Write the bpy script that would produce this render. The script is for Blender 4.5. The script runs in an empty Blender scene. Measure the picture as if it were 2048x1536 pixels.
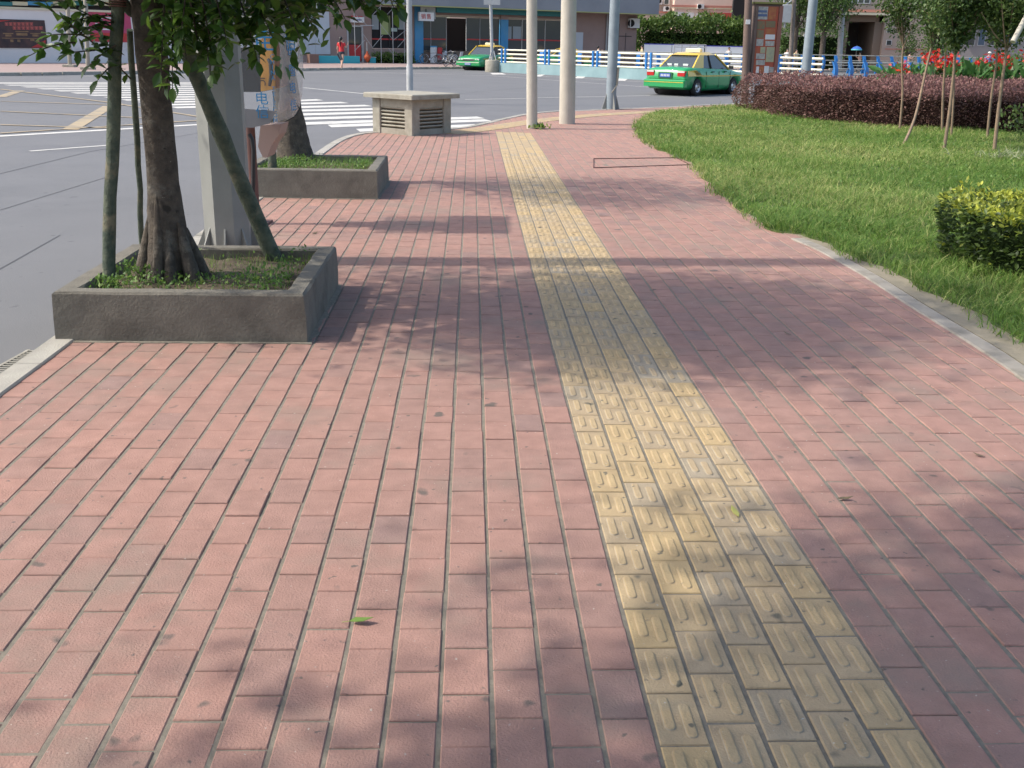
import bpy, bmesh, math, random
import numpy as np
from mathutils import Vector, Matrix
random.seed(7); rng = np.random.default_rng(7)
R = math.radians
sc = bpy.context.scene
COL = sc.collection

# ------------------------------------------------------------------ camera
F, CX, CY, CH = 2050.0, 1024.0, 768.0, 1.6          # photo pixels, eye height in metres
ROLL = R(1.15); HC = 86.0
TH = math.atan((CY-HC)*math.cos(ROLL)/F)
fwd = Vector((0, math.cos(TH), -math.sin(TH))); up0 = Vector((0, math.sin(TH), math.cos(TH))); rt0 = Vector((1, 0, 0))
rt = rt0*math.cos(ROLL)+up0*math.sin(ROLL); up = up0*math.cos(ROLL)-rt0*math.sin(ROLL)
cam = bpy.data.cameras.new('camera'); camo = bpy.data.objects.new('camera', cam); COL.objects.link(camo)
M = Matrix(((rt.x, up.x, -fwd.x, 0), (rt.y, up.y, -fwd.y, 0), (rt.z, up.z, -fwd.z, CH), (0, 0, 0, 1)))
camo.matrix_world = M
cam.sensor_width = 36; cam.lens = F/2048*36; cam.clip_end = 2000; cam.clip_start = 0.05
sc.camera = camo

# ------------------------------------------------------------------ light
SUN_EL, SUN_AZ = 47, -95       # azimuth from +Y, clockwise (so -84 = from the left, a little beyond)
w = bpy.data.worlds.new('World'); sc.world = w; w.use_nodes = True
nt = w.node_tree; bg = nt.nodes['Background']; sky = nt.nodes.new('ShaderNodeTexSky')
sky.sky_type = 'NISHITA'; sky.sun_disc = False; sky.sun_elevation = R(SUN_EL); sky.sun_rotation = R(SUN_AZ)
sky.air_density = 1.0; sky.dust_density = 3.0; sky.ozone_density = 1.0
nt.links.new(sky.outputs[0], bg.inputs[0]); bg.inputs[1].default_value = 0.15
sl = bpy.data.lights.new('sun', 'SUN'); sl.energy = 2.3; sl.angle = R(1.1); sl.color = (1.0, .94, .84)
so = bpy.data.objects.new('sun', sl); COL.objects.link(so)
sd = Vector((math.sin(R(SUN_AZ))*math.cos(R(SUN_EL)), math.cos(R(SUN_AZ))*math.cos(R(SUN_EL)), math.sin(R(SUN_EL))))
so.rotation_euler = sd.to_track_quat('Z', 'Y').to_euler(); so.location = (-30, 10, 40)
sc.view_settings.view_transform = 'Standard'; sc.view_settings.look = 'None'
sc.view_settings.exposure = 0.83; sc.view_settings.gamma = 1

# ------------------------------------------------------------------ pixel -> world
def ray(px, py):
    return (fwd*F + rt*(px-CX) + up*(CY-py))
def P(px, py, z=0.0):
    d = ray(px, py); t = (z-CH)/d.z
    return Vector((d.x*t, d.y*t, z))
def Q(px, py, Y):
    d = ray(px, py); t = Y/d.y
    return Vector((d.x*t, Y, CH+d.z*t))
def S(px, Y, z):                                     # the point at depth Y, height z seen in column px
    lo, hi = -200.0, 1736.0
    for _ in range(40):
        m = (lo+hi)/2
        if Q(px, m, Y).z > z: lo = m
        else: hi = m
    return Q(px, (lo+hi)/2, Y)
class Facade:                                        # a vertical plane through two ground points
    def __init__(s, A, B):
        s.A = Vector((A[0], A[1], 0)); s.B = Vector((B[0], B[1], 0)); s.d = (s.B-s.A).normalized()
        s.n = Vector((s.d.y, -s.d.x, 0))             # towards the camera
    def g(s, px, py, off=0.0):
        d = ray(px, py); o = Vector((0, 0, CH)); t = ((s.A+s.n*off-o).dot(s.n))/d.dot(s.n)
        return o+d*t

# ------------------------------------------------------------------ materials
MATS = {}
def mat(name, c, rough=.8, c2=None, sc_=4.0, metal=0.0, bump=0.0, bsc=60.0, attr=None, c3=None, spec=.5, trans=0.0, tr=0.0,
        dirt=None, dsc=.7, dcov=.5, spots=None, emit=None, det=6.0, coat=0.0, alpha=1.0):
    """c..c2 mixed by noise (or by a per-face attribute), c3 the attribute's far end, dirt = colour of large stains"""
    if name in MATS: return MATS[name]
    m = bpy.data.materials.new(name); m.use_nodes = True; t = m.node_tree; N = t.nodes; L = t.links
    b = N['Principled BSDF']; out = N['Material Output']
    b.inputs['Roughness'].default_value = rough; b.inputs['Metallic'].default_value = metal
    b.inputs['Specular IOR Level'].default_value = spec
    b.inputs['Alpha'].default_value = alpha
    if coat: b.inputs['Coat Weight'].default_value = coat; b.inputs['Coat Roughness'].default_value = .08
    if tr: b.inputs['Transmission Weight'].default_value = tr; b.inputs['IOR'].default_value = 1.1
    geo = N.new('ShaderNodeNewGeometry')
    def noise(scale, detail=det, rgh=.6):
        n = N.new('ShaderNodeTexNoise'); n.inputs['Scale'].default_value = scale; n.inputs['Detail'].default_value = detail
        n.inputs['Roughness'].default_value = rgh; L.new(geo.outputs['Position'], n.inputs['Vector']); return n
    def ramp(src, a, bb):
        r = N.new('ShaderNodeMapRange'); r.inputs[1].default_value = a; r.inputs[2].default_value = bb; L.new(src, r.inputs[0]); return r.outputs[0]
    def mix(fac, A, B):
        x = N.new('ShaderNodeMix'); x.data_type = 'RGBA'
        L.new(fac, x.inputs[0])
        for s_, v in ((6, A), (7, B)):
            if isinstance(v, tuple): x.inputs[s_].default_value = (*v, 1)
            else: L.new(v, x.inputs[s_])
        return x.outputs[2]
    col = None
    if attr:
        a = N.new('ShaderNodeAttribute'); a.attribute_name = attr
        if c3:
            r = N.new('ShaderNodeValToRGB'); e = r.color_ramp.elements
            e[0].color = (*c, 1); e[1].color = (*c3, 1); e[0].position = 0; e[1].position = 1
            k = e.new(.5); k.color = (*c2, 1); L.new(a.outputs['Fac'], r.inputs[0]); col = r.outputs[0]
        else: col = mix(a.outputs['Fac'], c, c2)
        n2 = noise(sc_)
        hs = N.new('ShaderNodeHueSaturation'); L.new(ramp(n2.outputs[0], .2, .8), hs.inputs['Value'])
        mr = hs.inputs['Value'].links[0].from_node; mr.inputs[3].default_value = .8; mr.inputs[4].default_value = 1.2
        L.new(col, hs.inputs['Color']); col = hs.outputs[0]
    elif c2: col = mix(ramp(noise(sc_).outputs[0], .32, .68), c, c2)
    if dirt:
        d = noise(dsc, 8, .65)
        col = mix(ramp(d.outputs[0], dcov, dcov+.18), col if col else c, dirt)
    if spots:                                         # gum marks, specks and worn corners: small marks at two sizes
        for sc2, lo, cc in ((23, .70, spots[0]), (61, .71, spots[1]), (7, .69, spots[0])):
            d = noise(sc2, 2, .5); col = mix(ramp(d.outputs[0], lo, lo+.05), col, cc)
    if col: L.new(col, b.inputs['Base Color'])
    else: b.inputs['Base Color'].default_value = (*c, 1)
    if bump:
        bn = noise(bsc, 5); bp = N.new('ShaderNodeBump'); bp.inputs['Strength'].default_value = bump; bp.inputs['Distance'].default_value = .01
        L.new(bn.outputs[0], bp.inputs['Height']); L.new(bp.outputs[0], b.inputs['Normal'])
    if trans:
        tl = N.new('ShaderNodeBsdfTranslucent'); mx = N.new('ShaderNodeMixShader'); mx.inputs[0].default_value = trans
        if col:
            hh = N.new('ShaderNodeHueSaturation'); hh.inputs['Value'].default_value = 1.3; hh.inputs['Hue'].default_value = .49
            L.new(col, hh.inputs['Color']); L.new(hh.outputs[0], tl.inputs[0])
        else: tl.inputs[0].default_value = (*c, 1)
        L.new(b.outputs[0], mx.inputs[1]); L.new(tl.outputs[0], mx.inputs[2]); L.new(mx.outputs[0], out.inputs[0])
    if emit: b.inputs['Emission Color'].default_value = (*c, 1); b.inputs['Emission Strength'].default_value = emit
    MATS[name] = m; return m

m_brick = mat('red_paver', (.365, .212, .172), .88, (.33, .20, .165), 9, attr='rnd', c3=(.28, .185, .162), bump=.5, bsc=140, dirt=(.27, .20, .165), dsc=1.3, dcov=.52, spec=.25, spots=((.15, .12, .105), (.45, .38, .33)))
m_tact = mat('yellow_paver', (.46, .34, .185), .85, (.41, .315, .20), 9, attr='rnd', c3=(.35, .30, .225), bump=.5, bsc=140, dirt=(.33, .29, .21), dsc=2.5, dcov=.58, spec=.25, spots=((.17, .15, .11), (.48, .45, .38)))
m_mortar = mat('joint_sand', (.24, .215, .17), .95, (.17, .152, .12), 30, bump=.5)
m_kerb = mat('kerb_concrete', (.40, .38, .33), .9, (.32, .30, .26), 6, bump=.5, bsc=90, dirt=(.24, .23, .19), dsc=2.0)
m_conc = mat('planter_concrete', (.18, .165, .135), .92, (.14, .128, .104), 8, bump=.6, bsc=60, dirt=(.10, .092, .074), dsc=3.2, dcov=.52)
m_conc2 = mat('pale_concrete', (.36, .34, .28), .9, (.27, .25, .20), 5, bump=.6, bsc=40, dirt=(.17, .16, .12), dsc=2.2, dcov=.55)
m_road = mat('asphalt', (.150, .152, .157), .85, (.134, .136, .141), .6, bump=.35, bsc=120, dirt=(.112, .115, .122), dsc=.22, dcov=.55, spots=((.095, .098, .104), (.19, .19, .195)))
m_white = mat('road_paint', (.60, .585, .53), .8, (.48, .47, .44), 5, dirt=(.33, .33, .32), dsc=2.5, dcov=.58)
m_ypaint = mat('yellow_road_paint', (.42, .325, .19), .8, (.30, .25, .18), 3, dirt=(.2, .19, .165), dsc=1.5, dcov=.52)
m_soil = mat('soil', (.075, .055, .035), .95, (.12, .092, .06), 7, bump=1, bsc=40)
m_sand = mat('sandy_edge', (.30, .26, .19), .95, (.21, .185, .13), 5, bump=.8, bsc=50)
m_lawnbase = mat('lawn_base', (.06, .10, .025), .95, (.10, .13, .035), 3, bump=1, bsc=30)
m_grass = mat('grass_blades', (.075, .16, .026), .65, (.15, .26, .048), 1.2, attr='rnd', c3=(.43, .43, .17), trans=.35, spec=.3)
m_leaf = mat('ficus_leaf', (.035, .085, .018), .38, (.065, .14, .025), 2, attr='rnd', c3=(.16, .27, .04), trans=.42, spec=.5)
m_weed = mat('weed_leaf', (.07, .15, .03), .6, (.11, .22, .04), 3, attr='rnd', c3=(.22, .30, .07), trans=.3)
m_myrtle = mat('myrtle_leaf', (.045, .085, .025), .5, (.08, .14, .035), 2, attr='rnd', c3=(.16, .21, .06), trans=.3)
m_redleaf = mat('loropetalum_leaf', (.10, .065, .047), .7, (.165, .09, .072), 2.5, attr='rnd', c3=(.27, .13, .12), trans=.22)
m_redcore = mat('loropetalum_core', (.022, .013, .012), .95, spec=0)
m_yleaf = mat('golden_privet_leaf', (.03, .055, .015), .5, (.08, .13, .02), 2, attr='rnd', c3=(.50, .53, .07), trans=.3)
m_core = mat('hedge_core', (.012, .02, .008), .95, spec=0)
m_hleaf = mat('hedge_leaf', (.04, .09, .02), .6, (.08, .15, .03), .8, attr='rnd', c3=(.17, .24, .05), trans=.25)
m_bark = mat('bark', (.115, .092, .07), .9, (.045, .037, .03), 16, bump=1, bsc=50, dirt=(.19, .175, .145), dsc=6, dcov=.56, spots=((.03, .025, .02), (.24, .22, .18)))
m_bark2 = mat('thin_bark', (.30, .21, .14), .85, (.19, .14, .10), 9, bump=.4)
m_stake = mat('stake_wood', (.13, .145, .10), .9, (.04, .06, .045), 14, bump=1, bsc=50, dirt=(.27, .22, .14), dsc=5, dcov=.56)
m_pole = mat('galvanised_paint', (.27, .275, .255), .6, (.215, .22, .205), 3, dirt=(.20, .20, .18), dsc=1.8, dcov=.58, bump=.1)
m_cpole = mat('concrete_pole', (.50, .47, .40), .85, (.42, .39, .33), 4, bump=.3, dirt=(.30, .27, .22), dsc=2.5, dcov=.6)
m_bluegrey = mat('bluegrey_pole_paint', (.25, .30, .33), .5, (.20, .24, .27), 4)
m_lgrey = mat('light_grey_steel', (.42, .43, .43), .5, (.34, .35, .35), 4)
m_black = mat('black', (.015, .015, .017), .5)
m_dark = mat('dark_interior', (.02, .02, .022), .9)
m_glass = mat('window_glass', (.055, .065, .07), .08, spec=.8)
m_red = mat('red_paint', (.45, .03, .03), .5)
m_blue = mat('blue_rail', (.03, .20, .52), .5, (.025, .16, .42), 2)
m_railw = mat('rail_cream', (.75, .72, .58), .4)
m_teal = mat('teal_wall', (.24, .36, .38), .8, (.19, .30, .32), 1.5)
m_tealband = mat('teal_fascia', (.03, .19, .20), .6, (.02, .15, .17), .6)
m_bluepill = mat('blue_pillar', (.03, .24, .50), .6, (.10, .30, .48), .9)
m_greenp = mat('taxi_green', (.008, .30, .085), .3, coat=.8)
m_yelp = mat('taxi_yellow', (.70, .46, .03), .3, coat=.8)
m_chrome = mat('metal_bright', (.55, .55, .55), .3, metal=.8)
m_tyre = mat('tyre', (.02, .02, .02), .85)
m_lampred = mat('lamp_red', (.45, .015, .015), .2)
m_lamp = mat('lamp_clear', (.65, .65, .62), .15)
m_plateb = mat('plate_blue', (.03, .10, .40), .5)
m_whitep = mat('white_paint', (.72, .72, .70), .6, (.62, .63, .62), 1.0)
m_wallw = mat('whitewash', (.76, .74, .72), .9, (.66, .645, .63), .5, dirt=(.40, .39, .36), dsc=.5, dcov=.6)
m_pinktile = mat('pink_tile_wall', (.33, .235, .205), .8, (.28, .20, .175), .7)
m_fascia = mat('grey_fascia', (.26, .28, .30), .7, (.22, .235, .255), .5)
m_peach = mat('peach_render', (.76, .57, .47), .85, (.70, .52, .43), .4)
m_tan = mat('tan_render', (.42, .335, .28), .85, (.36, .29, .245), .4)
m_pinkband = mat('pink_band', (.50, .22, .17), .85)
m_cream = mat('cream_trim', (.62, .58, .42), .8)
m_shutter = mat('pale_shutter', (.50, .54, .58), .6, (.44, .48, .52), .8)
m_skin = mat('skin', (.55, .34, .24), .6)
m_hair = mat('black_hair', (.012, .01, .01), .5)
m_turq = mat('turquoise', (.03, .33, .40), .6)
m_rust = mat('rusty_brown', (.16, .075, .06), .7, (.10, .05, .045), 5)
m_pinkbr = mat('pinkish_bracket', (.30, .21, .18), .6)

# ------------------------------------------------------------------ scene-graph helpers
def setp(o, label=None, cat=None, group=None, kind=None):
    if label: o['label'] = label
    if cat: o['category'] = cat
    if group: o['group'] = group
    if kind: o['kind'] = kind
    return o
def thing(name, label, cat, loc=(0, 0, 0), rz=0, group=None, parent=None):
    o = bpy.data.objects.new(name, None); COL.objects.link(o); o.location = loc; o.rotation_euler = (0, 0, rz)
    o.empty_display_size = .2
    return setp(o, label, cat, group)
def copy_tree(o, parent=None):
    c = o.copy(); COL.objects.link(c); c.parent = parent
    for ch in list(o.children): copy_tree(ch, c)
    return c
class MB:
    def __init__(s): s.v = []; s.f = []; s.m = []; s.a = []; s.cur = 0; s.av = 0.0; s.sm = []; s.smooth = False
    def add(s, vs, fs):
        k = len(s.v); s.v += [tuple(x) for x in vs]
        for f in fs: s.f.append(tuple(i+k for i in f)); s.m.append(s.cur); s.a.append(s.av); s.sm.append(s.smooth)
    def box(s, c, d, rz=0, rot=None):
        x, y, z = d[0]/2, d[1]/2, d[2]/2
        m = rot if rot else Matrix.Rotation(rz, 3, 'Z')
        vs = [Vector(c)+m@Vector((i*x, j*y, k*z)) for i in (-1, 1) for j in (-1, 1) for k in (-1, 1)]
        s.add(vs, [(0, 1, 3, 2), (4, 6, 7, 5), (0, 4, 5, 1), (2, 3, 7, 6), (0, 2, 6, 4), (1, 5, 7, 3)]); return s
    def bbox(s, c, d, rz=0, b=.02):                  # box with chamfered vertical and top edges
        x, y, z = d[0]/2, d[1]/2, d[2]/2; m = Matrix.Rotation(rz, 3, 'Z'); c = Vector(c)
        def ring(ix, iz):
            p = [(x-ix-b, y-ix), (x-ix, y-ix-b), (x-ix, -y+ix+b), (x-ix-b, -y+ix), (-x+ix+b, -y+ix), (-x+ix, -y+ix+b), (-x+ix, y-ix-b), (-x+ix+b, y-ix)]
            return [c+m@Vector((q[0], q[1], iz)) for q in p[::-1]]
        vs = ring(0, -z)+ring(0, z-b)+ring(b, z); n = 8
        fs = [tuple(range(7, -1, -1)), tuple(range(16, 24))]
        for r in (0, 1):
            for i in range(n): fs.append((r*n+i, r*n+(i+1) % n, (r+1)*n+(i+1) % n, (r+1)*n+i))
        s.add(vs, fs); return s
    def prism(s, poly, z0, z1):
        n = len(poly); area = sum(poly[i][0]*poly[(i+1) % n][1]-poly[(i+1) % n][0]*poly[i][1] for i in range(n))
        if area < 0: poly = poly[::-1]
        vs = [(p[0], p[1], z0) for p in poly]+[(p[0], p[1], z1) for p in poly]
        s.add(vs, [tuple(range(n-1, -1, -1)), tuple(range(n, 2*n))]+[(i, (i+1) % n, n+(i+1) % n, n+i) for i in range(n)]); return s
    def extr(s, pts, vec):                           # polygon of 3D points pushed along vec
        vec = Vector(vec); n = len(pts); vs = [Vector(p) for p in pts]+[Vector(p)+vec for p in pts]
        s.add(vs, [tuple(range(n)), tuple(range(2*n-1, n-1, -1))]+[(i, n+i, n+(i+1) % n, (i+1) % n) for i in range(n)]); return s
    def tube(s, pts, rad, n=10, cap=True):
        pts = [Vector(p) for p in pts]; rad = rad if isinstance(rad, (list, tuple)) else [rad]*len(pts)
        old = s.smooth; s.smooth = True; vs = []; ref = None
        for i, p in enumerate(pts):
            t = (pts[min(i+1, len(pts)-1)]-pts[max(i-1, 0)]).normalized()
            if ref is None: ref = Vector((1, 0, 0)) if abs(t.x) < .8 else Vector((0, 1, 0))
            a = (ref-t*ref.dot(t)).normalized(); b = t.cross(a); ref = a
            for k in range(n): q = 2*math.pi*k/n; vs.append(p+(a*math.cos(q)+b*math.sin(q))*rad[i])
        fs = [(i*n+k, i*n+(k+1) % n, (i+1)*n+(k+1) % n, (i+1)*n+k) for i in range(len(pts)-1) for k in range(n)]
        s.add(vs, fs); s.smooth = False
        if cap: s.add(vs[:n], [tuple(range(n-1, -1, -1))]); s.add(vs[-n:], [tuple(range(n))])
        s.smooth = old; return s
    def lathe(s, c, prof, n=20, axis='Z'):           # prof: (r, h)
        old = s.smooth; s.smooth = True; c = Vector(c); vs = []
        for r, h in prof:
            for k in range(n):
                q = 2*math.pi*k/n
                o = {'Z': (r*math.cos(q), r*math.sin(q), h), 'Y': (r*math.sin(q), h, r*math.cos(q)), 'X': (h, r*math.cos(q), r*math.sin(q))}[axis]
                vs.append(c+Vector(o))
        s.add(vs, [(i*n+k, i*n+(k+1) % n, (i+1)*n+(k+1) % n, (i+1)*n+k) for i in range(len(prof)-1) for k in range(n)]); s.smooth = old; return s
    def torus(s, c, R_, r, axis='Y', n=24, k=8):
        return s.lathe(c, [(R_+r*math.cos(2*math.pi*i/k), r*math.sin(2*math.pi*i/k)) for i in range(k+1)], n, axis)
    def ball(s, c, r, sx=1, sy=1, sz=1, n=12):
        k = len(s.v); s.lathe((0, 0, 0), [(max(math.sin(math.pi*i/8), .001)*r, -math.cos(math.pi*i/8)*r) for i in range(9)], n)
        for i in range(k, len(s.v)): v = s.v[i]; s.v[i] = (c[0]+v[0]*sx, c[1]+v[1]*sy, c[2]+v[2]*sz)
        return s
    def build(s, name, mats, parent=None, world=False, kind=None, attr=False):
        me = bpy.data.meshes.new(name)
        off = Vector(parent.location) if (parent is not None and world) else Vector((0, 0, 0))
        if parent is not None and world and parent.parent is not None: off += Vector(parent.parent.location)
        me.from_pydata([tuple(Vector(x)-off) for x in s.v], [], s.f)
        for m in (mats if isinstance(mats, (list, tuple)) else [mats]): me.materials.append(m)
        me.polygons.foreach_set('material_index', s.m); me.polygons.foreach_set('use_smooth', s.sm)
        if attr:
            a = me.attributes.new('rnd', 'FLOAT', 'FACE'); a.data.foreach_set('value', s.a)
        me.update()
        o = bpy.data.objects.new(name, me); COL.objects.link(o); o.parent = parent
        if kind: o['kind'] = kind
        return o
def npmesh(name, V, Fq, rnd, m, parent=None, kind=None, world=False, smooth=False, per=None):
    """V (n,3), Fq (m,4) or (m,3) faces, rnd per-face"""
    me = bpy.data.meshes.new(name); V = np.asarray(V, dtype=np.float32); Fq = np.asarray(Fq, dtype=np.int32); k = Fq.shape[1]
    if parent is not None and world: V = V-np.array(parent.location, dtype=np.float32)
    me.vertices.add(len(V)); me.vertices.foreach_set('co', V.ravel())
    me.loops.add(Fq.size); me.loops.foreach_set('vertex_index', Fq.ravel())
    me.polygons.add(len(Fq)); me.polygons.foreach_set('loop_start', np.arange(0, Fq.size, k, dtype=np.int32))
    me.polygons.foreach_set('loop_total', np.full(len(Fq), k, dtype=np.int32))
    if smooth: me.polygons.foreach_set('use_smooth', np.ones(len(Fq), dtype=bool))
    me.update(calc_edges=True); me.validate()
    a = me.attributes.new('rnd', 'FLOAT', 'FACE'); a.data.foreach_set('value', np.asarray(rnd, dtype=np.float32))
    me.materials.append(m); o = bpy.data.objects.new(name, me); COL.objects.link(o); o.parent = parent
    if kind: o['kind'] = kind
    return o
# leaf templates: x across, y along the leaf (0..1), z up
LEAF = (np.array([(0, 0, 0), (-.19, .25, .05), (0, .28, -.02), (.19, .25, .05), (-.24, .6, .04), (0, .62, -.05), (.24, .6, .04), (0, 1, -.12)], float),
        np.array([(0, 2, 1, 1), (0, 3, 2, 2), (1, 2, 5, 4), (2, 3, 6, 5), (4, 5, 7, 7), (5, 6, 7, 7)]))
SLEAF = (np.array([(0, 0, 0), (-.28, .5, .05), (0, 1, -.06), (.28, .5, .05)], float), np.array([(0, 3, 2, 1)]))
def leaves(name, pts, dirs, size, rnd, m, parent=None, tmpl=SLEAF, kind=None, world=True, flat=.6):
    """pts, dirs (n,3); size (n,)"""
    T, Fc = tmpl; n = len(pts); d = dirs/np.linalg.norm(dirs, axis=1, keepdims=True)
    upv = np.tile([0, 0, 1.0], (n, 1))+rng.normal(0, flat, (n, 3))
    x = np.cross(d, upv); x /= np.linalg.norm(x, axis=1, keepdims=True)+1e-9; z = np.cross(x, d)
    V = pts[:, None, :]+size[:, None, None]*(T[None, :, 0:1]*x[:, None, :]+T[None, :, 1:2]*d[:, None, :]+T[None, :, 2:3]*z[:, None, :])
    Fc = np.array(Fc)
    if (Fc[:, 2] == Fc[:, 3]).any():                 # triangles written as quads: split everything to triangles
        tri = []
        for f in Fc:
            if f[2] == f[3] or f[1] == f[0]: tri.append((f[0], f[1], f[2]) if f[2] == f[3] else (f[0], f[2], f[3]))
            else: tri += [(f[0], f[1], f[2]), (f[0], f[2], f[3])]
        Fc = np.array([t for t in tri if len(set(t)) == 3])
    FF = (Fc[None]+(np.arange(n)*len(T))[:, None, None]).reshape(-1, Fc.shape[1])
    return npmesh(name, V.reshape(-1, 3), FF, np.repeat(rnd, len(Fc)), m, parent, kind, world)
def rdirs(n, zb=0.0):
    d = rng.normal(0, 1, (n, 3)); d[:, 2] += zb; return d
def inpoly(x, y, poly):
    p = np.asarray(poly, float); ins = np.zeros(len(x), bool); j = len(p)-1
    for i in range(len(p)):
        xi, yi, xj, yj = p[i, 0], p[i, 1], p[j, 0], p[j, 1]
        c = ((yi > y) != (yj > y)) & (x < (xj-xi)*(y-yi)/(yj-yi+1e-12)+xi); ins ^= c; j = i
    return ins
def spline(pts, n=8):
    pts = [Vector((p[0], p[1], p[2] if len(p) > 2 else 0)) for p in pts]; out = []
    for i in range(len(pts)-1):
        a, b, c, d = pts[max(i-1, 0)], pts[i], pts[i+1], pts[min(i+2, len(pts)-1)]
        for k in range(n):
            t = k/n; out.append(.5*((2*b)+(c-a)*t+(2*a-5*b+4*c-d)*t*t+(3*b-a-3*c+d)*t**3))
    out.append(pts[-1]); return out
def offset(line, w_):
    o = []
    for i, p in enumerate(line):
        t = (line[min(i+1, len(line)-1)]-line[max(i-1, 0)]).normalized(); o.append(p+Vector((-t.y, t.x, 0))*w_)
    return o
def text(body, name, parent, o, right, upv, h, m, ext=.004, align='CENTER', sp=1.0, sx=1.0):
    cu = bpy.data.curves.new(name, 'FONT'); cu.body = body; cu.size = h; cu.extrude = ext; cu.align_x = align; cu.align_y = 'CENTER'
    cu.space_line = sp; cu.resolution_u = 3
    cu.materials.append(m); ob = bpy.data.objects.new(name, cu); COL.objects.link(ob)
    right = Vector(right).normalized(); upv = Vector(upv).normalized(); n = right.cross(upv)
    off = Vector(parent.location) if parent else Vector((0, 0, 0)); oo = Vector(o)-off
    ob.parent = parent; right = right*sx
    ob.matrix_local = Matrix(((right.x, upv.x, n.x, oo.x), (right.y, upv.y, n.y, oo.y), (right.z, upv.z, n.z, oo.z), (0, 0, 0, 1)))
    return ob

# ================================================================== GROUND
RZ = -.13                                             # road level below the footway
PA = -.0435                                           # paving turns this much (radians) left of straight ahead
pd = Vector((math.sin(PA), math.cos(PA), 0)); px_ = Vector((pd.y, -pd.x, 0))
g = MB(); g.add([(-300, -30, RZ), (300, -30, RZ), (300, 400, RZ), (-300, 400, RZ)], [(0, 1, 2, 3)]); g.build('road', m_road, kind='structure')

KL = spline([(-2.28, -1.2), (-2.52, 4.79), (-2.58, 6), (-2.69, 8.31), (-2.8, 11), (-2.97, 15.46), (-3.02, 17.6), (-2.85, 18.9), (-2.3, 19.6), (-1.5, 20.1), (-.95, 21.2),
             (-.3, 23.6), (.25, 25.3), (.9, 26.4), (1.6, 27.0), (2.5, 27.9), (3.62, 28.98), (4.5, 29.75), (5.91, 31.2), (9, 34), (14, 38), (22, 43), (40, 52)], 6)
KW = .14
KLin = offset(KL, -KW)
KR = spline([(2.5, -1.2), (2.60, 3), (2.63, 5.03), (2.64, 5.65), (2.61, 6.54), (2.6, 7.39), (2.57, 8.02), (2.52, 8.6), (2.46, 8.94), (2.38, 9.49), (2.34, 10.14), (2.32, 11.36),
             (2.36, 12.48), (2.45, 14.06), (2.5, 15.38), (2.37, 16.28), (2.25, 17.91), (2.29, 20.06), (2.5, 22.37), (3.0, 24.83), (3.75, 26.89), (5.96, 29.9), (9.5, 32.8), (14.5, 36.6), (22, 41), (40, 50)], 5)
side_poly = [(p.x, p.y) for p in KL]+[(p.x, p.y) for p in KR[::-1]]
mb = MB(); mb.prism([(p.x, p.y) for p in KLin]+[(p.x+.11, p.y) for p in KR[::-1]], RZ-.05, -.0042); mb.build('footway_bed', m_mortar, kind='structure')

# --- pavers: real blocks in running bond, columns running away from the camera
PW, PL = .1325, .2105
S0 = Vector((0.37, 1.99, 0)); c0 = S0.dot(px_)        # left edge of the tactile strip (across the paving)
YEL = [(0, 5)]
def tile(mbx, a, b, w_, l_, z, e, tilt, ca=pd, cr=px_, depth=.02):
    """block with its corner at (a across, b along); e = edge chamfer"""
    def pt(u, v, zz): q = cr*(a+u)+ca*(b+v); return (q.x, q.y, zz+tilt[0]*(u-w_/2)+tilt[1]*(v-l_/2))
    o = [pt(0, 0, z-depth), pt(w_, 0, z-depth), pt(w_, l_, z-depth), pt(0, l_, z-depth),
         pt(0, 0, z-e), pt(w_, 0, z-e), pt(w_, l_, z-e), pt(0, l_, z-e),
         pt(e, e, z), pt(w_-e, e, z), pt(w_-e, l_-e, z), pt(e, l_-e, z)]
    mbx.add(o, [(8, 9, 10, 11), (4, 5, 9, 8), (5, 6, 10, 9), (6, 7, 11, 10), (7, 4, 8, 11), (0, 1, 5, 4), (1, 2, 6, 5), (2, 3, 7, 6), (3, 0, 4, 7)])
    return pt
def bar(mbx, pt, u0, v0, w_, l_, z, hgt):             # one raised stadium-shaped bar
    r = w_/2; N_ = 6; ring = []
    for k in range(N_+1): q = math.pi*k/N_; ring.append((u0+r+r*math.cos(q), v0+l_-r+r*math.sin(q)))
    for k in range(N_+1): q = math.pi+math.pi*k/N_; ring.append((u0+r+r*math.cos(q), v0+r+r*math.sin(q)))
    cu, cv = u0+r, v0+l_/2
    def sh(p, s): return (cu+(p[0]-cu)*(1-s/r), cv+(p[1]-cv)*(1-s/(l_/2)))
    rings = [(0, 0), (.0022, hgt*.75), (.006, hgt)]; n = len(ring); vs = []
    for s_, hh in rings: vs += [pt(*sh(p, s_), z+hh) for p in ring]
    sv = mbx.av
    mbx.av = min(1, sv+.45); mbx.add(vs[:2*n], [(i, (i+1) % n, n+(i+1) % n, n+i) for i in range(n)])
    mbx.av = sv*.5; mbx.add(vs[n:], [(i, (i+1) % n, n+(i+1) % n, n+i) for i in range(n)]+[tuple(range(n, 2*n))]); mbx.av = sv
red, yel = MB(), MB()
red.smooth = yel.smooth = False
prnd = random.Random(3)
UP = Vector((0, 0, 1))
cols = range(-34, 60)
SP = np.array(side_poly)
TC = spline([P(905, 268), P(1000, 256), P(1060, 246), P(1120, 238.5), P(1200, 231), P(1300, 225), P(1390, 220)], 8)  # tactile strip that turns right
cells = []
for c in cols:
    a = c0+c*PW+.004
    stag = prnd.choice([0, 1, 2])/3*PL if c not in range(0, 5) else [0, .42, .08, .62, .28][c]*PL
    stag = (c % 2)*PL*.5+prnd.uniform(-.03, .03)*PL if not (0 <= c < 5) else stag
    b = 1.0+stag
    while b < 34:
        cells.append((c, a, b)); b += PL
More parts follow.
